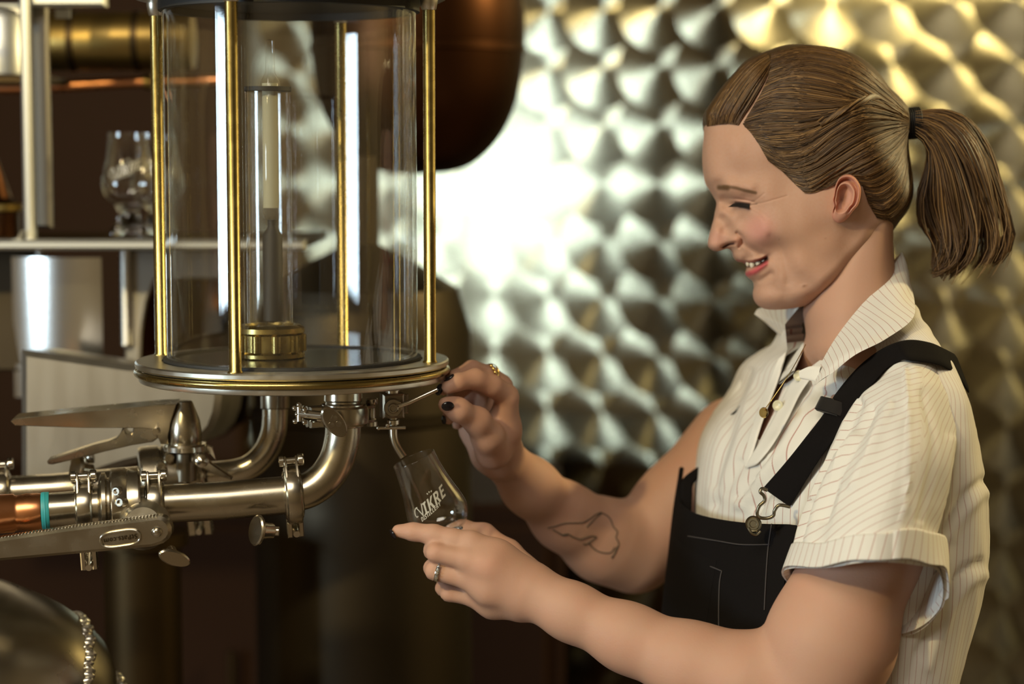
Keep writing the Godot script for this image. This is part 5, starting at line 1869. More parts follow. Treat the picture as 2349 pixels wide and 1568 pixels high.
func woman() -> void:
	var m: StandardMaterial3D = mat("skin", Color.WHITE, 0.46)
	m.vertex_color_use_as_albedo = true
	m.subsurf_scatter_enabled = true
	m.subsurf_scatter_strength = 0.12
	m.roughness_texture = tex(21, 0.09, 0.5, 0.72, 128)
	m.roughness = 1.0
	m.metallic_specular = 0.4
	m.heightmap_enabled = true
	m.heightmap_scale = 0.012
	m.heightmap_texture = tex(22, 0.11, 0.0, 1.0, 256)
	triplanar(m, Vector3.ONE * 14.0)
	m = mat("hair", Color.WHITE, 0.5)
	m.vertex_color_use_as_albedo = true
	mat("teeth", lin(0.62, 0.56, 0.45), 0.25)
	m = mat("lacquer", lin(0.012, 0.009, 0.011), 0.12)
	m = mat("shirt", Color.WHITE, 0.88)
	m.albedo_texture = stripes()
	m.backlight_enabled = true
	m.backlight = Color(0.12, 0.11, 0.09)
	m = mat("shirt_plain", lin(0.74, 0.71, 0.655), 0.88)
	m = mat("denim", lin(0.0075, 0.0062, 0.006), 0.9)
	m.heightmap_enabled = true
	m.heightmap_scale = 0.05
	m.heightmap_texture = tex(31, 0.35, 0.0, 1.0, 256)
	triplanar(m, Vector3.ONE * 20.0)
	m.metallic_specular = 0.2
	mat("thread", lin(0.045, 0.038, 0.038), 0.8)
	m = mat("gunmetal", lin(0.22, 0.19, 0.13), 0.3, 1.0)
	m = mat("silver", lin(0.85, 0.83, 0.78), 0.12, 1.0)
	m = mat("gold", lin(0.85, 0.62, 0.22), 0.16, 1.0)
	mat("ink", lin(0.085, 0.065, 0.04), 0.8)
	mat("pearl", lin(0.62, 0.58, 0.40), 0.3)
	m = mat("gem", Color(0.96, 0.98, 1.0, 0.1), 0.03)
	m.refraction_enabled = true
	m.refraction_scale = 0.12
	cloth_noise.seed = 5
	cloth_noise.frequency = 0.06
	cloth_noise.fractal_octaves = 2
	head_setup()
	var stand := pt(1900, 1500, 0.0)
	stand.y = 0.0
	var t := thing("person", "smiling woman with a ponytail, striped shirt and black dungarees, filling a glass", "person", stand)
	# ---- body: head, neck and chest, arms and hands in one mesh
	var g := Geo.new()
	g.colored = true
	relief(g, even(face_line, 2.6, 8.0), 120, true)
	ear(g, 0)
	ear(g, 1)
	var nk := []
	var tone_rows := []
	for r in rows_between([[470, 1925, 2052, 0.050, 0], [560, 1892, 2049, 0.054, 0], [640, 1858, 2056, 0.056, 0], [710, 1842, 2068, 0.060, 0], [780, 1846, 2085, 0.07, 0], [850, 1800, 2095, 0.112, 0.25], [930, 1684, 2180, 0.168, 0.384], [1020, 1628, 2200, 0.174, 0.384], [1120, 1620, 2200, 0.172, 0.384]], 64):
		nk.append(trunk_ring(r[0], r[1], r[2], r[3], r[4], 0.0, 72))
	g.tint = skin_c.lerp(Color(0.50, 0.25, 0.16), 0.15)
	loft(g, nk)
	g.tint = Color.WHITE
	# tendon of the neck
	# near arm: shoulder, elbow below the frame, wrist and hand under the glass
	var near := Field.new(pt(905, 1470, 0.02) - Vector3(0.02, 0.075, 0.06), pt(2140, 1030, 0.17) + Vector3(0.02, 0.0, 0.10), 0.0027)
	limb(near, [[2050, 1020, 0.15, 112], [1985, 1250, 0.16, 124], [1905, 1470, 0.165, 139], [1850, 1620, 0.16, 128]], 0.02)
	limb(near, [[1850, 1620, 0.16, 118], [1720, 1566, 0.15, 110], [1590, 1525, 0.135, 92], [1440, 1462, 0.115, 73], [1310, 1402, 0.10, 61], [1225, 1362, 0.09, 56]], 0.015)
	limb(near, [[1230, 1358, 0.088, 54], [1150, 1318, 0.085, 52], [1095, 1290, 0.085, 34]], 0.012)
	limb(near, [[1215, 1330, 0.085, 40], [1140, 1275, 0.088, 34], [1080, 1244, 0.088, 28]], 0.010)
	limb(near, [[1190, 1345, 0.092, 40], [1120, 1300, 0.096, 34], [1072, 1284, 0.096, 27]], 0.010)
	limb(near, [[1190, 1370, 0.09, 40], [1120, 1352, 0.092, 32], [1074, 1328, 0.09, 25]], 0.010)
	limb(near, [[1190, 1385, 0.082, 38], [1130, 1382, 0.078, 32], [1088, 1368, 0.076, 24]], 0.010)
	limb(near, [[1083, 1246, 0.088, 27], [1040, 1238, 0.086, 25.5], [995, 1226, 0.083, 23.5], [948, 1219, 0.079, 20.5], [914, 1217, 0.076, 15.5]], 0.0035)
	limb(near, [[1075, 1284, 0.096, 26], [1000, 1267, 0.094, 21.5], [992, 1262, 0.078, 20], [1003, 1250, 0.055, 18], [1035, 1236, 0.035, 15]], 0.003)
	limb(near, [[1074, 1328, 0.09, 24], [996, 1309, 0.088, 20.5], [991, 1302, 0.072, 19], [1002, 1290, 0.05, 17], [1035, 1275, 0.032, 14]], 0.003)
	limb(near, [[1088, 1368, 0.076, 23], [1030, 1360, 0.074, 18.5], [1016, 1348, 0.062, 17], [1022, 1330, 0.044, 15], [1045, 1315, 0.03, 13]], 0.003)
	limb(near, [[1225, 1335, 0.06, 44], [1165, 1268, 0.038, 30], [1110, 1226, 0.022, 25], [1062, 1213, 0.015, 20], [1036, 1216, 0.014, 16]], 0.006)
	near.into(g, skin_tone)
	# far arm: reaching out to the lever of the tap
	var far := Field.new(pt(1000, 1380, -0.16) - Vector3(0.02, 0.02, 0.10), pt(1700, 815, -0.06) + Vector3(0.02, 0.02, 0.17), 0.0027)
	limb(far, [[1690, 1020, -0.18, 112], [1560, 1165, -0.175, 100], [1460, 1258, -0.165, 92]], 0.02)
	limb(far, [[1450, 1262, -0.165, 90], [1385, 1238, -0.15, 90], [1295, 1184, -0.12, 72], [1215, 1115, -0.08, 60], [1150, 1046, -0.04, 50]], 0.016)
	limb(far, [[1150, 1050, -0.03, 46], [1152, 985, -0.005, 40], [1163, 915, 0.012, 27]], 0.010)
	limb(far, [[1150, 1040, -0.035, 40], [1150, 960, -0.03, 36], [1150, 888, -0.015, 26]], 0.010)
	limb(far, [[1135, 1045, -0.045, 40], [1120, 960, -0.05, 34], [1130, 895, -0.04, 25]], 0.010)
	limb(far, [[1112, 1040, -0.05, 34], [1088, 985, -0.055, 30], [1105, 920, -0.055, 23]], 0.010)
	limb(far, [[1163, 906, 0.012, 27], [1128, 884, 0.028, 25], [1090, 869, 0.040, 23.5], [1050, 876, 0.052, 19.5], [1027, 887, 0.055, 15.5]], 0.0035)
	limb(far, [[1150, 884, -0.012, 26], [1120, 862, -0.004, 24.5], [1083, 849, 0.006, 23], [1042, 868, 0.024, 19], [1016, 893, 0.036, 15]], 0.003)
	limb(far, [[1130, 895, -0.04, 24], [1082, 872, -0.03, 21], [1045, 905, -0.012, 18.5], [1032, 950, 0.008, 15.5], [1030, 960, 0.012, 14]], 0.003)
	limb(far, [[1105, 920, -0.055, 22], [1080, 912, -0.05, 19], [1058, 945, -0.04, 16.5], [1050, 972, -0.026, 14]], 0.003)
	limb(far, [[1130, 1035, 0.0, 42], [1118, 1000, 0.022, 36], [1095, 965, 0.038, 29.5], [1052, 940, 0.055, 25], [1022, 928, 0.062, 18]], 0.007)
	far.into(g, skin_tone)
	obj("body", g, M.skin, t)
	# lacquered nails
	nail(t, near, 906, 1221, 0.076, Vector2(13, 3), 12.0, Vector3(-0.55, -0.45, 0.7))
	nail(t, far, 1031, 872, 0.055, Vector2(14, -2), 9.0, Vector3(-0.1, 1, 0.25))
	nail(t, far, 1008, 893, 0.042, Vector2(-7, 13), 9.0, Vector3(-1, 0.15, 0.6))
	nail(t, far, 1027, 931, 0.062, Vector2(15, -1), 11.0)
	nail(t, far, 1026, 957, 0.012, Vector2(-4, 10), 9.0, Vector3(-0.7, -0.5, 0.6))
	# tattoo: an inked outline on the far forearm
	g = Geo.new()
	for line in [[1257, 1210, 1275, 1206, 1294, 1200, 1318, 1199, 1337, 1198, 1352, 1190, 1366, 1180, 1378, 1175], [1346, 1209, 1356, 1198, 1368, 1186, 1380, 1176], [1378, 1175, 1392, 1182, 1401, 1192, 1407, 1208, 1416, 1219, 1413, 1232, 1419, 1246, 1414, 1262, 1408, 1272, 1402, 1278], [1268, 1214, 1282, 1222, 1290, 1226, 1302, 1224, 1316, 1232, 1332, 1236, 1345, 1232, 1358, 1229, 1368, 1232, 1356, 1240, 1344, 1248, 1338, 1246], [1284, 1222, 1292, 1228, 1303, 1226], [1352, 1246, 1360, 1256, 1372, 1264, 1388, 1268, 1402, 1266, 1410, 1254], [1404, 1280, 1411, 1266, 1416, 1252]]:
		var path := []
		var rad := []
		for q in curve2(line, 5):
			var h := far.hit(pt(q.x, q.y, 0.05), pt(q.x, q.y, -0.25))
			path.append(h + far.grad(h) * 0.0001)
			rad.append(px(1.5, -0.12))
		g.tube(path, rad, 6, true)
	obj("tattoo", g, M.ink, t, "dark outline tattoo on the forearm")
	hair(t)
	clothes(t)
	jewellery(t, near, far)

func stripes() -> ImageTexture:
	var im := Image.create(128, 128, false, Image.FORMAT_RGB8)
	for y in 128:
		for x in 128:
			var c := Color(0.74, 0.71, 0.655)
			var slub := 0.95 + 0.05 * sin(x * 1.9 + sin(y * 0.7) * 1.4) * sin(y * 2.3 + x * 0.4)
			c *= slub
			var e := absf(x - 64.0)
			var a := clampf((6.4 - e) / 3.0, 0.0, 1.0) * (0.72 + 0.2 * sin(y * 1.3) * sin(y * 0.37))
			c = c.lerp(Color(0.36, 0.11, 0.085), a)
			im.set_pixel(x, y, Color(c.r, c.g, c.b).linear_to_srgb())
	return ImageTexture.create_from_image(im)

func crease_lines(src: Array) -> void:
	creases = []
	for q in src:
		var line := curve2(q[2], 6)
		var r := Rect2(line[0], Vector2.ZERO)
		for p in line: r = r.expand(p)
		creases.append([q[0], q[1], line, r.grow((q[1] as float) * 2.5)])

func clothes(t: Node3D) -> void:
	var YAW := 0.384
	crease_lines([
		[5.5, 10, [1884, 890, 1830, 970, 1775, 1060, 1700, 1160]], [-6.0, 9, [1902, 905, 1850, 985, 1795, 1070, 1735, 1165]], [-4.0, 7, [1862, 885, 1800, 985, 1745, 1070, 1690, 1140]], [4.0, 9, [1905, 955, 1850, 1040, 1790, 1130, 1770, 1180]],
		[-3.0, 8, [1720, 850, 1690, 930, 1660, 1020, 1640, 1110]], [3.0, 9, [1745, 860, 1712, 950, 1680, 1050, 1655, 1140]], [-3.5, 8, [1700, 1060, 1670, 1110, 1640, 1160]],
		[-2.5, 10, [2262, 1100, 2220, 1130, 2170, 1200, 2140, 1260]], [2.0, 11, [2266, 1130, 2225, 1165, 2180, 1230]], [-2.5, 10, [2110, 1500, 2150, 1400, 2200, 1320, 2250, 1290]], [2.0, 11, [2130, 1530, 2175, 1420, 2225, 1340, 2258, 1320]], [-3.5, 8, [2030, 772, 2000, 800, 1950, 850, 1900, 900]], [-2.5, 8, [2080, 1568, 2110, 1480, 2150, 1430]],
	])
	# shirt trunk
	var rows := []
	var uv := []
	var spec := rows_between([[700, 1848, 2101, 0.068], [745, 1806, 2122, 0.098], [790, 1776, 2154, 0.128], [840, 1712, 2186, 0.158], [900, 1684, 2214, 0.176], [960, 1642, 2236, 0.184], [1020, 1612, 2250, 0.187], [1080, 1602, 2260, 0.187], [1160, 1598, 2266, 0.184], [1260, 1600, 2264, 0.18], [1360, 1604, 2244, 0.176], [1460, 1612, 2218, 0.172], [1560, 1622, 2190, 0.168], [1680, 1630, 2176, 0.165]], 150)
	var n := 200
	for r in spec:
		rows.append(trunk_ring(r[0], r[1], r[2], r[3], YAW, 0.0, n))
		var u := []
		for k in n + 1: u.append(Vector2(k / float(n) * 108.0, r[0] / 40.0))
		uv.append(u)
	var open := v2([1965, 690, 1915, 770, 1880, 826, 1848, 850, 1800, 880, 1772, 950, 1728, 1040, 1718, 1046, 1722, 1020, 1748, 955, 1766, 900, 1790, 850, 1806, 800, 1800, 740, 1800, 690])
	var g := Geo.new()
	var edge_line := open.duplicate()
	edge_line.append(open[0])
	var keep := func(c: Vector3) -> Vector3:
		var q := seen(c)
		var p := Vector2(q.x, q.y)
		if q.z < -0.02 or not Geometry2D.is_point_in_polygon(p, open): return c
		var best := p
		var bd := 1e9
		for k in open.size():
			var e := Geometry2D.get_closest_point_to_segment(p, edge_line[k], edge_line[k + 1])
			if e.distance_to(p) < bd: bd = e.distance_to(p); best = e
		return pt(best.x, best.y, q.z)
	loft(g, rows, uv, 0.0032, true, keep)
	var shirt := obj("shirt", g, M.shirt, t)
	# near sleeve
	var loops := [
		[[2005, 846, .125], [2045, 830, .15], [2092, 824, .158], [2142, 836, .15], [2178, 862, .115], [2150, 885, .06], [2080, 895, .05], [2022, 880, .07]],
		[[1956, 930, .14], [2006, 920, .18], [2084, 912, .198], [2158, 920, .18], [2218, 938, .12], [2180, 955, .06], [2080, 965, .05], [1992, 950, .08]],
		[[1902, 1040, .15], [1965, 1032, .205], [2066, 1026, .228], [2160, 1032, .205], [2226, 1050, .13], [2180, 1070, .07], [2060, 1080, .06], [1945, 1070, .09]],
		[[1852, 1165, .155], [1925, 1158, .215], [2036, 1146, .243], [2130, 1148, .222], [2190, 1170, .15], [2160, 1200, .125], [2040, 1218, .075], [1912, 1205, .1]],
		[[1826, 1252, .157], [1902, 1242, .222], [2012, 1222, .252], [2110, 1220, .232], [2158, 1246, .17], [2142, 1318, .17], [2034, 1345, .12], [1882, 1300, .105]],
		[[1803, 1314, .158], [1897, 1302, .226], [2006, 1288, .256], [2108, 1298, .238], [2154, 1318, .212], [2145, 1402, .192], [2052, 1454, .165], [1882, 1396, .108]],
	]
	rows = loops_between(loops, 120, 80)
	crease_lines([
		[-6.0, 12, [1968, 925, 1946, 970, 1900, 1060, 1860, 1160, 1838, 1240]], [4.0, 13, [1958, 1000, 1925, 1060, 1882, 1150, 1855, 1240]], [-4.0, 9, [2000, 940, 1960, 1020, 1920, 1110, 1890, 1190]], [3.0, 12, [2040, 930, 2000, 1020, 1960, 1110]],
		[-4.5, 9, [2206, 1000, 2192, 1090, 2170, 1180, 2154, 1240]], [3.0, 10, [2180, 1010, 2168, 1090, 2146, 1180, 2130, 1230]], [2.0, 4, [2076, 845, 2084, 950, 2082, 1060, 2074, 1150, 2062, 1215]], [-2.5, 9, [2120, 900, 2140, 1000, 2130, 1090, 2105, 1190]],
	])
	uv = []
	var along_m := 0.0
	for k in rows.size():
		var around := 0.0
		var u := []
		if k > 0: along_m += rows[k][22].distance_to(rows[k - 1][22])
		for j in 121:
			if j > 0: around += rows[k][j % 120].distance_to(rows[k][j - 1])
			var seam := 38.0
			# the front panel is cut on the bias, the back panel straight
			if j < seam: u.append(Vector2((around * 0.52 + along_m * 0.86) / 0.0084, around * 40.0))
			else: u.append(Vector2(around / 0.0082, along_m * 40.0))
		uv.append(u)
	g = Geo.new()
	loft(g, rows, uv, 0.0030, true)
	obj("sleeve", g, M.shirt, shirt)
	creases = []
	# turned-up cuff: outside, hem and back inside
	var cuff := loops_between([loops[4], loops[5]], 120, 12)
	var shell := []
	uv = []
	var cc := Vector3.ZERO
	for p in cuff[6]: cc += p / 120.0
	for k in 22:
		var row := PackedVector3Array()
		var u := []
		var kk := mini(k, 11) if k < 12 else maxi(0, 11 - (k - 11))
		var off := 0.0042 if k < 12 else -0.0012
		if k == 0: off = 0.0006
		var around := 0.0
		for j in 120:
			var p: Vector3 = cuff[kk][j]
			var step := 0.0022 if j > 36 and j < 70 else 0.0
			row.append(p + (p - cc).normalized() * (off + step) + Vector3(0, 0.0009 * sin(j * 0.35), 0))
			u.append(Vector2(around / 0.0084, kk * 0.2))
			around += p.distance_to(cuff[kk][(j + 1) % 120])
		u.append(Vector2(around / 0.0084, kk * 0.2))
		shell.append(row)
		uv.append(u)
	g = Geo.new()
	loft(g, shell, uv, 0.0, true)
	obj("sleeve_cuff", g, M.shirt, shirt)
	# far sleeve
	g = Geo.new()
	loft(g, loops_between([
		[[1740, 830, -.10], [1700, 850, -.13], [1680, 900, -.17], [1700, 960, -.2], [1760, 980, -.18], [1800, 900, -.13]],
		[[1690, 910, -.10], [1650, 940, -.13], [1625, 1000, -.17], [1650, 1050, -.215], [1710, 1060, -.2], [1745, 990, -.13]],
		[[1640, 985, -.11], [1612, 1010, -.14], [1592, 1060, -.18], [1606, 1130, -.225], [1660, 1160, -.21], [1690, 1090, -.13]]], 60, 24), [], 0.002)
	obj("sleeve", g, M.shirt, shirt)
	# placket edges of the open neck
	for e in [[[1834, 848, 1856, 872], [1806, 892, 1834, 905], [1780, 950, 1806, 962], [1748, 1006, 1772, 1020], [1720, 1052, 1738, 1062], [1712, 1068, 1718, 1072]], [[1784, 826, 1804, 808], [1762, 884, 1784, 874], [1740, 940, 1760, 936], [1722, 992, 1740, 994], [1708, 1044, 1724, 1048], [1708, 1066, 1714, 1070]]]:
		g = Geo.new()
		band(g, e, 0.02, 0.0022, 0.0024)
		obj("placket", g, M.shirt_plain, shirt)
	# collar: near leaf standing and folding over, far leaf beyond the neck
	var leaf := func(top: Array, fall: Array, bulge: float, flat: float) -> Geo:
		var a := spline(pts(top), 10)
		var b := spline(pts(fall), 10)
		var front := []
		var back := []
		var uvf := []
		for k in a.size():
			var r0 := PackedVector3Array()
			var r1 := PackedVector3Array()
			var u := []
			for q in 13:
				var s := q / 12.0
				var p: Vector3 = a[k].lerp(b[k], s) + cam_basis.z * bulge * sin(PI * s) + cam_basis.z * 0.0016 * sin(s * 9.0 + k * 0.35) * s
				r0.append(p)
				r1.append(p - cam_basis.z * 0.0018)
				u.append(Vector2((k * 0.0036 - s * 0.022) / 0.0085, s * 2.0))
			front.append(r0)
			back.append(r1)
			uvf.append(u)
		var gg := Geo.new()
		gg.grid(front, false, uvf, flat > 0)
		gg.grid(back, false, uvf, flat < 0)
		return gg
	obj("collar", leaf.call([[2069, 579, 0.0], [2028, 642, .045], [1976, 700, .062], [1943, 740, .068], [1911, 785, .075], [1879, 843, .085], [1868, 880, .093]], [[2086, 636, 0.01], [2098, 690, .07], [2090, 735, .105], [2030, 778, .118], [1965, 812, .118], [1912, 852, .11], [1870, 882, .097]], 0.006, 1.0), M.shirt, shirt, "near collar leaf")
	obj("collar", leaf.call([[2069, 579, 0.0], [2000, 640, -.05], [1930, 690, -.062], [1850, 704, -.058], [1800, 708, -.06], [1745, 706, -.06], [1731, 720, -.06]], [[2088, 640, -.01], [2060, 720, -.08], [1960, 770, -.10], [1850, 780, -.07], [1822, 782, -.07], [1803, 779, -.072], [1770, 752, -.07]], 0.004, 1.0), M.shirt, shirt, "far collar leaf")
	g = Geo.new()
	strip(g, spline(pts([[1846, 702, -.045], [1848, 760, -.035], [1842, 800, -.01], [1822, 850, .03]]), 8), spline(pts([[1822, 708, -.058], [1824, 770, -.06], [1806, 830, -.045], [1786, 880, .0]]), 8), 0.0022)
	obj("collar_stand", g, M.shirt_plain, shirt)
	g = Geo.new()
	band(g, [[1884, 840, 1876, 876, .092], [1858, 840, 1856, 872, .086], [1834, 850, 1836, 868, .08]], 0.05, 0.0, 0.0022)
	obj("collar_stand", g, M.shirt_plain, shirt)
	# shirt buttons
	for q in [[1834, 862], [1786, 930]]:
		g = Geo.new()
		var z := top_z(q[0], q[1], 0.07) + 0.0065
		var c := pt(q[0], q[1], z)
		g.lathe(along(c - cam_basis.z * 0.002, c + cam_basis * Vector3(-0.45, 0.1, 1)), v2([0.0, 0.0, 0.0042, 0.0, 0.0047, 0.0008, 0.0046, 0.0018, 0.0036, 0.0022, 0.0028, 0.0016, 0.0, 0.0015]), 24, 40)
		obj("button", g, M.pearl, shirt)
	# dungarees: front panel, trousers, straps
	rows = []
	for r in rows_between([[1158, 1556, 2240, 0.178], [1220, 1543, 2240, 0.178], [1300, 1532, 2235, 0.177], [1400, 1520, 2225, 0.175], [1500, 1512, 2210, 0.172], [1640, 1512, 2200, 0.170]], 60):
		rows.append(trunk_ring(r[0], r[1], r[2], r[3], YAW, 0.004, 60, -1.0, 0.56))
	# the upper hem dips in the middle
	for k in rows.size():
		for j in 60:
			var s := j / 59.0
			var dip: float = maxf(0.0, 1.0 - k / 30.0) * (0.006 * sin(PI * clampf(s * 1.25 - 0.2, 0, 1)) - (0.026 * smoothstep(0.24, 0.06, s)) + 0.006 * s)
			rows[k][j] += cam_basis * Vector3(0, -dip, 0)
	var back := []
	for r in rows:
		var o := PackedVector3Array()
		var c := Vector3.ZERO
		for p in r: c += p / 60.0
		for p in r: o.append(p + (pt(1900, 1300, 0) - p).normalized() * 0.003)
		back.append(o)
	g = Geo.new()
	g.grid(rows, false, [], true)
	g.grid(back, false, [], false)
	# rounded edges join face and back
	var rim := Geo.new()
	rim.grid([rows[0], back[0]], false)
	for j in [0, 59]:
		var e0 := PackedVector3Array()
		var e1 := PackedVector3Array()
		for r in rows: e0.append(r[j])
		for r in back: e1.append(r[j])
		rim.grid([e0, e1], false)
	g.join(rim)
	var bib := obj("bib", g, M.denim, t)
	# seams: hem stitching, pocket
	var surf := func(u: float, v: float, off: float) -> Vector3:
		var fu := clampf(u, 0, 1) * 59.0
		var fv := clampf(v, 0, 1) * 60.0
		var i := mini(int(fu), 58)
		var j := mini(int(fv), 59)
		var p: Vector3 = (rows[j][i] as Vector3).lerp(rows[j][i + 1], fu - i).lerp((rows[j + 1][i] as Vector3).lerp(rows[j + 1][i + 1], fu - i), fv - j)
		return p + (p - pt(1900, 1300, 0)).normalized() * off
	var find := func(x: float, y: float) -> Vector2:            # panel coordinates under a pixel
		var best := Vector2.ZERO
		var bd := 1e9
		for a in 60:
			for b in 61:
				var q := seen(rows[b][a])
				var d := Vector2(q.x - x, q.y - y).length_squared()
				if d < bd and (a > 14): bd = d; best = Vector2(a / 59.0, b / 60.0)
		return best
	for line in [[[1580, 1230], [1640, 1240], [1700, 1247], [1762, 1250]], [[1545, 1268], [1580, 1278], [1620, 1292], [1655, 1306]], [[1655, 1306], [1653, 1340], [1650, 1400], [1648, 1450]], [[1768, 1200], [1760, 1260], [1756, 1330], [1754, 1400]]]:
		g = Geo.new()
		var path := []
		for q in line:
			var f: Vector2 = find.call(q[0], q[1])
			path.append(surf.call(f.x, f.y, 0.0008))
		g.tube(spline(path, 8), 0.0006, 6)
		obj("stitched_seam", g, M.thread, bib)
	g = Geo.new()
	var pr := []
	for b in 20:
		var row := PackedVector3Array()
		for a in 16:
			var y := lerpf(lerpf(1262, 1304, a / 15.0), 1500, b / 19.0)
			var f: Vector2 = find.call(lerpf(1560, 1652, a / 15.0), y)
			var edge := minf(minf(a, 15 - a), b)
			row.append(surf.call(0.30 + 0.36 * a / 15.0, (lerpf(0.235, 0.315, a / 15.0)) + 0.45 * b / 19.0, 0.0018 if edge > 0 else 0.0002))
		pr.append(row)
	g.grid(pr, false, [], true)
	obj("pocket", g, M.denim, bib)
	# straps
	var near_edge := [[2188, 812, 2222, 900, 0.10, 0.105], [2165, 800, 2200, 868, 0.118, 0.125], [2132, 786, 2160, 838, 0.135, 0.148], [2085, 780, 2090, 826, 0.138, 0.160], [2040, 792, 2066, 826, 0.132, 0.155], [1998, 818, 2034, 844], [1960, 852, 2004, 876], [1916, 906, 1962, 920], [1890, 950, 1938, 962], [1850, 1002, 1908, 1012], [1800, 1064, 1874, 1060], [1752, 1118, 1812, 1160]]
	for q in near_edge.slice(0, 5): pass
	g = Geo.new()
	band(g, near_edge, 0.12, 0.0045, 0.0032, 8)
	var strap := obj("strap", g, M.denim, t, "near shoulder strap")
	g = Geo.new()
	band(g, [[1700, 930, 1690, 950, -.06], [1672, 954, 1696, 964, -.072], [1640, 986, 1668, 1000, -.088], [1616, 1012, 1640, 1030, -.098], [1604, 1052, 1622, 1062, -.102]], -0.08, 0.004, 0.003)
	obj("strap", g, M.denim, t, "far shoulder strap")
	g = Geo.new()
	band(g, [[1598, 1072, 1624, 1078, -.098], [1566, 1098, 1592, 1108, -.09], [1562, 1130, 1588, 1136, -.084], [1560, 1164, 1586, 1172, -.08]], -0.09, 0.004, 0.0035)
	obj("strap", g, M.denim, t, "far strap end at the bib")
	# slider on the near strap
	g = Geo.new()
	band(g, [[1884, 910, 1940, 928], [1870, 938, 1928, 955]], 0.1, 0.012, 0.005, 4)
	obj("strap_slider", g, M.black, strap)
	g = Geo.new()
	for e in [[[1876, 938], [1900, 944], [1924, 952]], [[1886, 913], [1910, 918], [1934, 926]]]:
		var path := []
		for q in e: path.append(pt(q[0], q[1], top_z(q[0], q[1], 0.1) + 0.0145))
		g.tube(spline(path, 5), 0.0017, 8)
	obj("slider_bar", g, M.black, strap)
	# wire hook and button
	var zb: float = seen(surf.call(0.93, 0.12, 0.0)).z
	g = Geo.new()
	g.tube(spline(pts([[1812, 1162, zb + .014], [1788, 1158, zb + .015], [1777, 1170, zb + .014], [1774, 1182, zb + .013], [1760, 1188, zb + .012], [1742, 1186, zb + .012], [1737, 1176, zb + .013], [1742, 1160, zb + .014], [1754, 1148, zb + .015], [1752, 1136, zb + .015], [1744, 1128, zb + .015], [1748, 1120, zb + .014], [1760, 1124, zb + .013]]), 6), 0.0014, 10)
	obj("wire_hook", g, M.gunmetal, strap)
	g = Geo.new()
	var bc := pt(1730, 1202, zb + 0.010)
	var bf := along(bc - cam_basis.z * 0.003, bc + cam_basis * Vector3(-0.35, 0.05, 1), Vector3.RIGHT)
	g.lathe(bf, v2([0.0, -0.004, 0.005, -0.004, 0.0066, 0.0, 0.0068, 0.0014, 0.0060, 0.0024, 0.0052, 0.0020, 0.0048, 0.0026, 0.0030, 0.0026, 0.0026, 0.0019, 0.0, 0.0019]), 32, 35)
	obj("bib_button", g, M.gunmetal, bib)
	g = Geo.new()
	g.tube(spline(pts([[1716, 1210, zb + .0085], [1724, 1222, zb + .0095], [1735, 1226, zb + .0095], [1744, 1218, zb + .0085]]), 6), 0.0013, 8)
	obj("hook_loop", g, M.gunmetal, bib)
	# trousers and shoes below the frame
	var base := pt(1880, 1640, 0.0)
	rows = []
	for r in rows_between([[1600, 1530, 2215, 0.176], [1750, 1520, 2225, 0.185], [1950, 1520, 2225, 0.19], [2150, 1540, 2210, 0.185]], 24): rows.append(trunk_ring(r[0], r[1], r[2], r[3], YAW, 0.0, 72))
	g = Geo.new()
	loft(g, rows)
	var hip: Vector3 = Vector3.ZERO
	for p in rows[24]: hip += p / 72.0
	var side := cam_basis * Vector3(sin(YAW), 0, cos(YAW))
	side = Vector3(side.x, 0, side.z).normalized()
	for s in [-1.0, 1.0]:
		var a: Vector3 = hip + side * 0.085 * s
		g.tube([a + Vector3(0, 0.09, 0), a - Vector3(0, 0.1, 0), Vector3(a.x - 0.01, 0.5, a.z), Vector3(a.x + 0.01, 0.28, a.z), Vector3(a.x + 0.01, 0.07, a.z)], [0.098, 0.094, 0.074, 0.07, 0.068], 32)
	obj("trousers", g, M.denim, t)
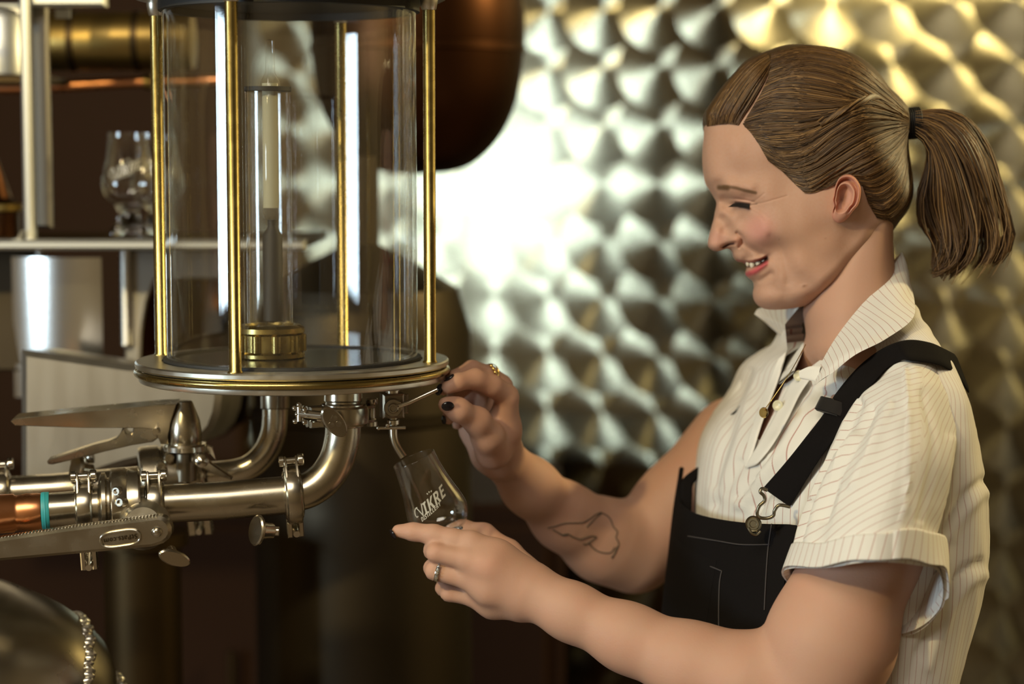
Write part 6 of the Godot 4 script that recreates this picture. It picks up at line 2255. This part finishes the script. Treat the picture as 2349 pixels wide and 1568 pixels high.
	for s in [-1.0, 1.0]:
		var a: Vector3 = hip + side * 0.085 * s
		g = Geo.new()
		g.tube([Vector3(a.x + 0.07, 0.045, a.z), Vector3(a.x + 0.04, 0.05, a.z), Vector3(a.x - 0.03, 0.05, a.z), Vector3(a.x - 0.12, 0.036, a.z), Vector3(a.x - 0.19, 0.03, a.z), Vector3(a.x - 0.21, 0.022, a.z)], [0.03, 0.045, 0.05, 0.036, 0.03, 0.012], 24)
		obj("shoe", g, M.rubber, t)

func jewellery(t: Node3D, near: Field, far: Field) -> void:
	# ring with a stone on the near hand
	var a := pt(1005, 1311, 0.0885)
	var axis := (pt(1074, 1328, .09) - pt(996, 1309, .088)).normalized()
	var x := along(a, a + axis, cam_basis.z)
	var g := Geo.new()
	var r := px(22.5, .09)
	g.lathe(x, v2([r - 0.0006, -0.0016, r + 0.0004, -0.0018, r + 0.0010, -0.0008, r + 0.0010, 0.0008, r + 0.0004, 0.0018, r - 0.0006, 0.0016]), 40, 50)
	var ring := obj("ring", g, M.silver, t, "silver ring set with stones")
	for k in 9:
		var an := TAU * (k / 22.0)
		var dir := x.basis * Vector3(cos(an - 0.3), 0, sin(an - 0.3))
		g = Geo.new()
		var big := 0.0030 if k == 5 else 0.0013
		g.ball(a + dir * (r + 0.0012 + big * 0.4), Vector3.ONE * big, x.basis, 10)
		obj("stone", g, M.gem, ring)
	g = Geo.new()
	g.lathe(along(pt(1120, 858, 0.0) , pt(1140, 868, -0.01)), v2([px(25, 0), 0.0, px(26.5, 0), 0.0006, px(26.5, 0), 0.0022, px(25, 0), 0.0028]), 32, 40)
	for q in [[1127, 839], [1132, 846], [1136, 854]]: g.ball(pt(q[0], q[1], 0.012), Vector3.ONE * px(4.5), Basis(), 10)
	obj("ring", g, M.gold, t, "thin gold ring with small beads")
	# pendant on the chest
	g = Geo.new()
	var c := pt(1752, 946, 0.075)
	g.lathe(along(c, c + cam_basis * Vector3(-0.7, 0, 0.7)), v2([0.0, -0.001, 0.004, -0.001, 0.0046, 0.0, 0.004, 0.0012, 0.0, 0.0012]), 20, 40)
	var pd := obj("pendant", g, M.gold, t, "small dark gold pendant on the chest")
	g = Geo.new()
	g.tube(spline(pts([[1848, 790, 0.06], [1815, 850, 0.075], [1775, 910, 0.08], [1752, 941, 0.078]]), 6), 0.0004, 6)
	obj("necklace_chain", g, M.gold, pd)
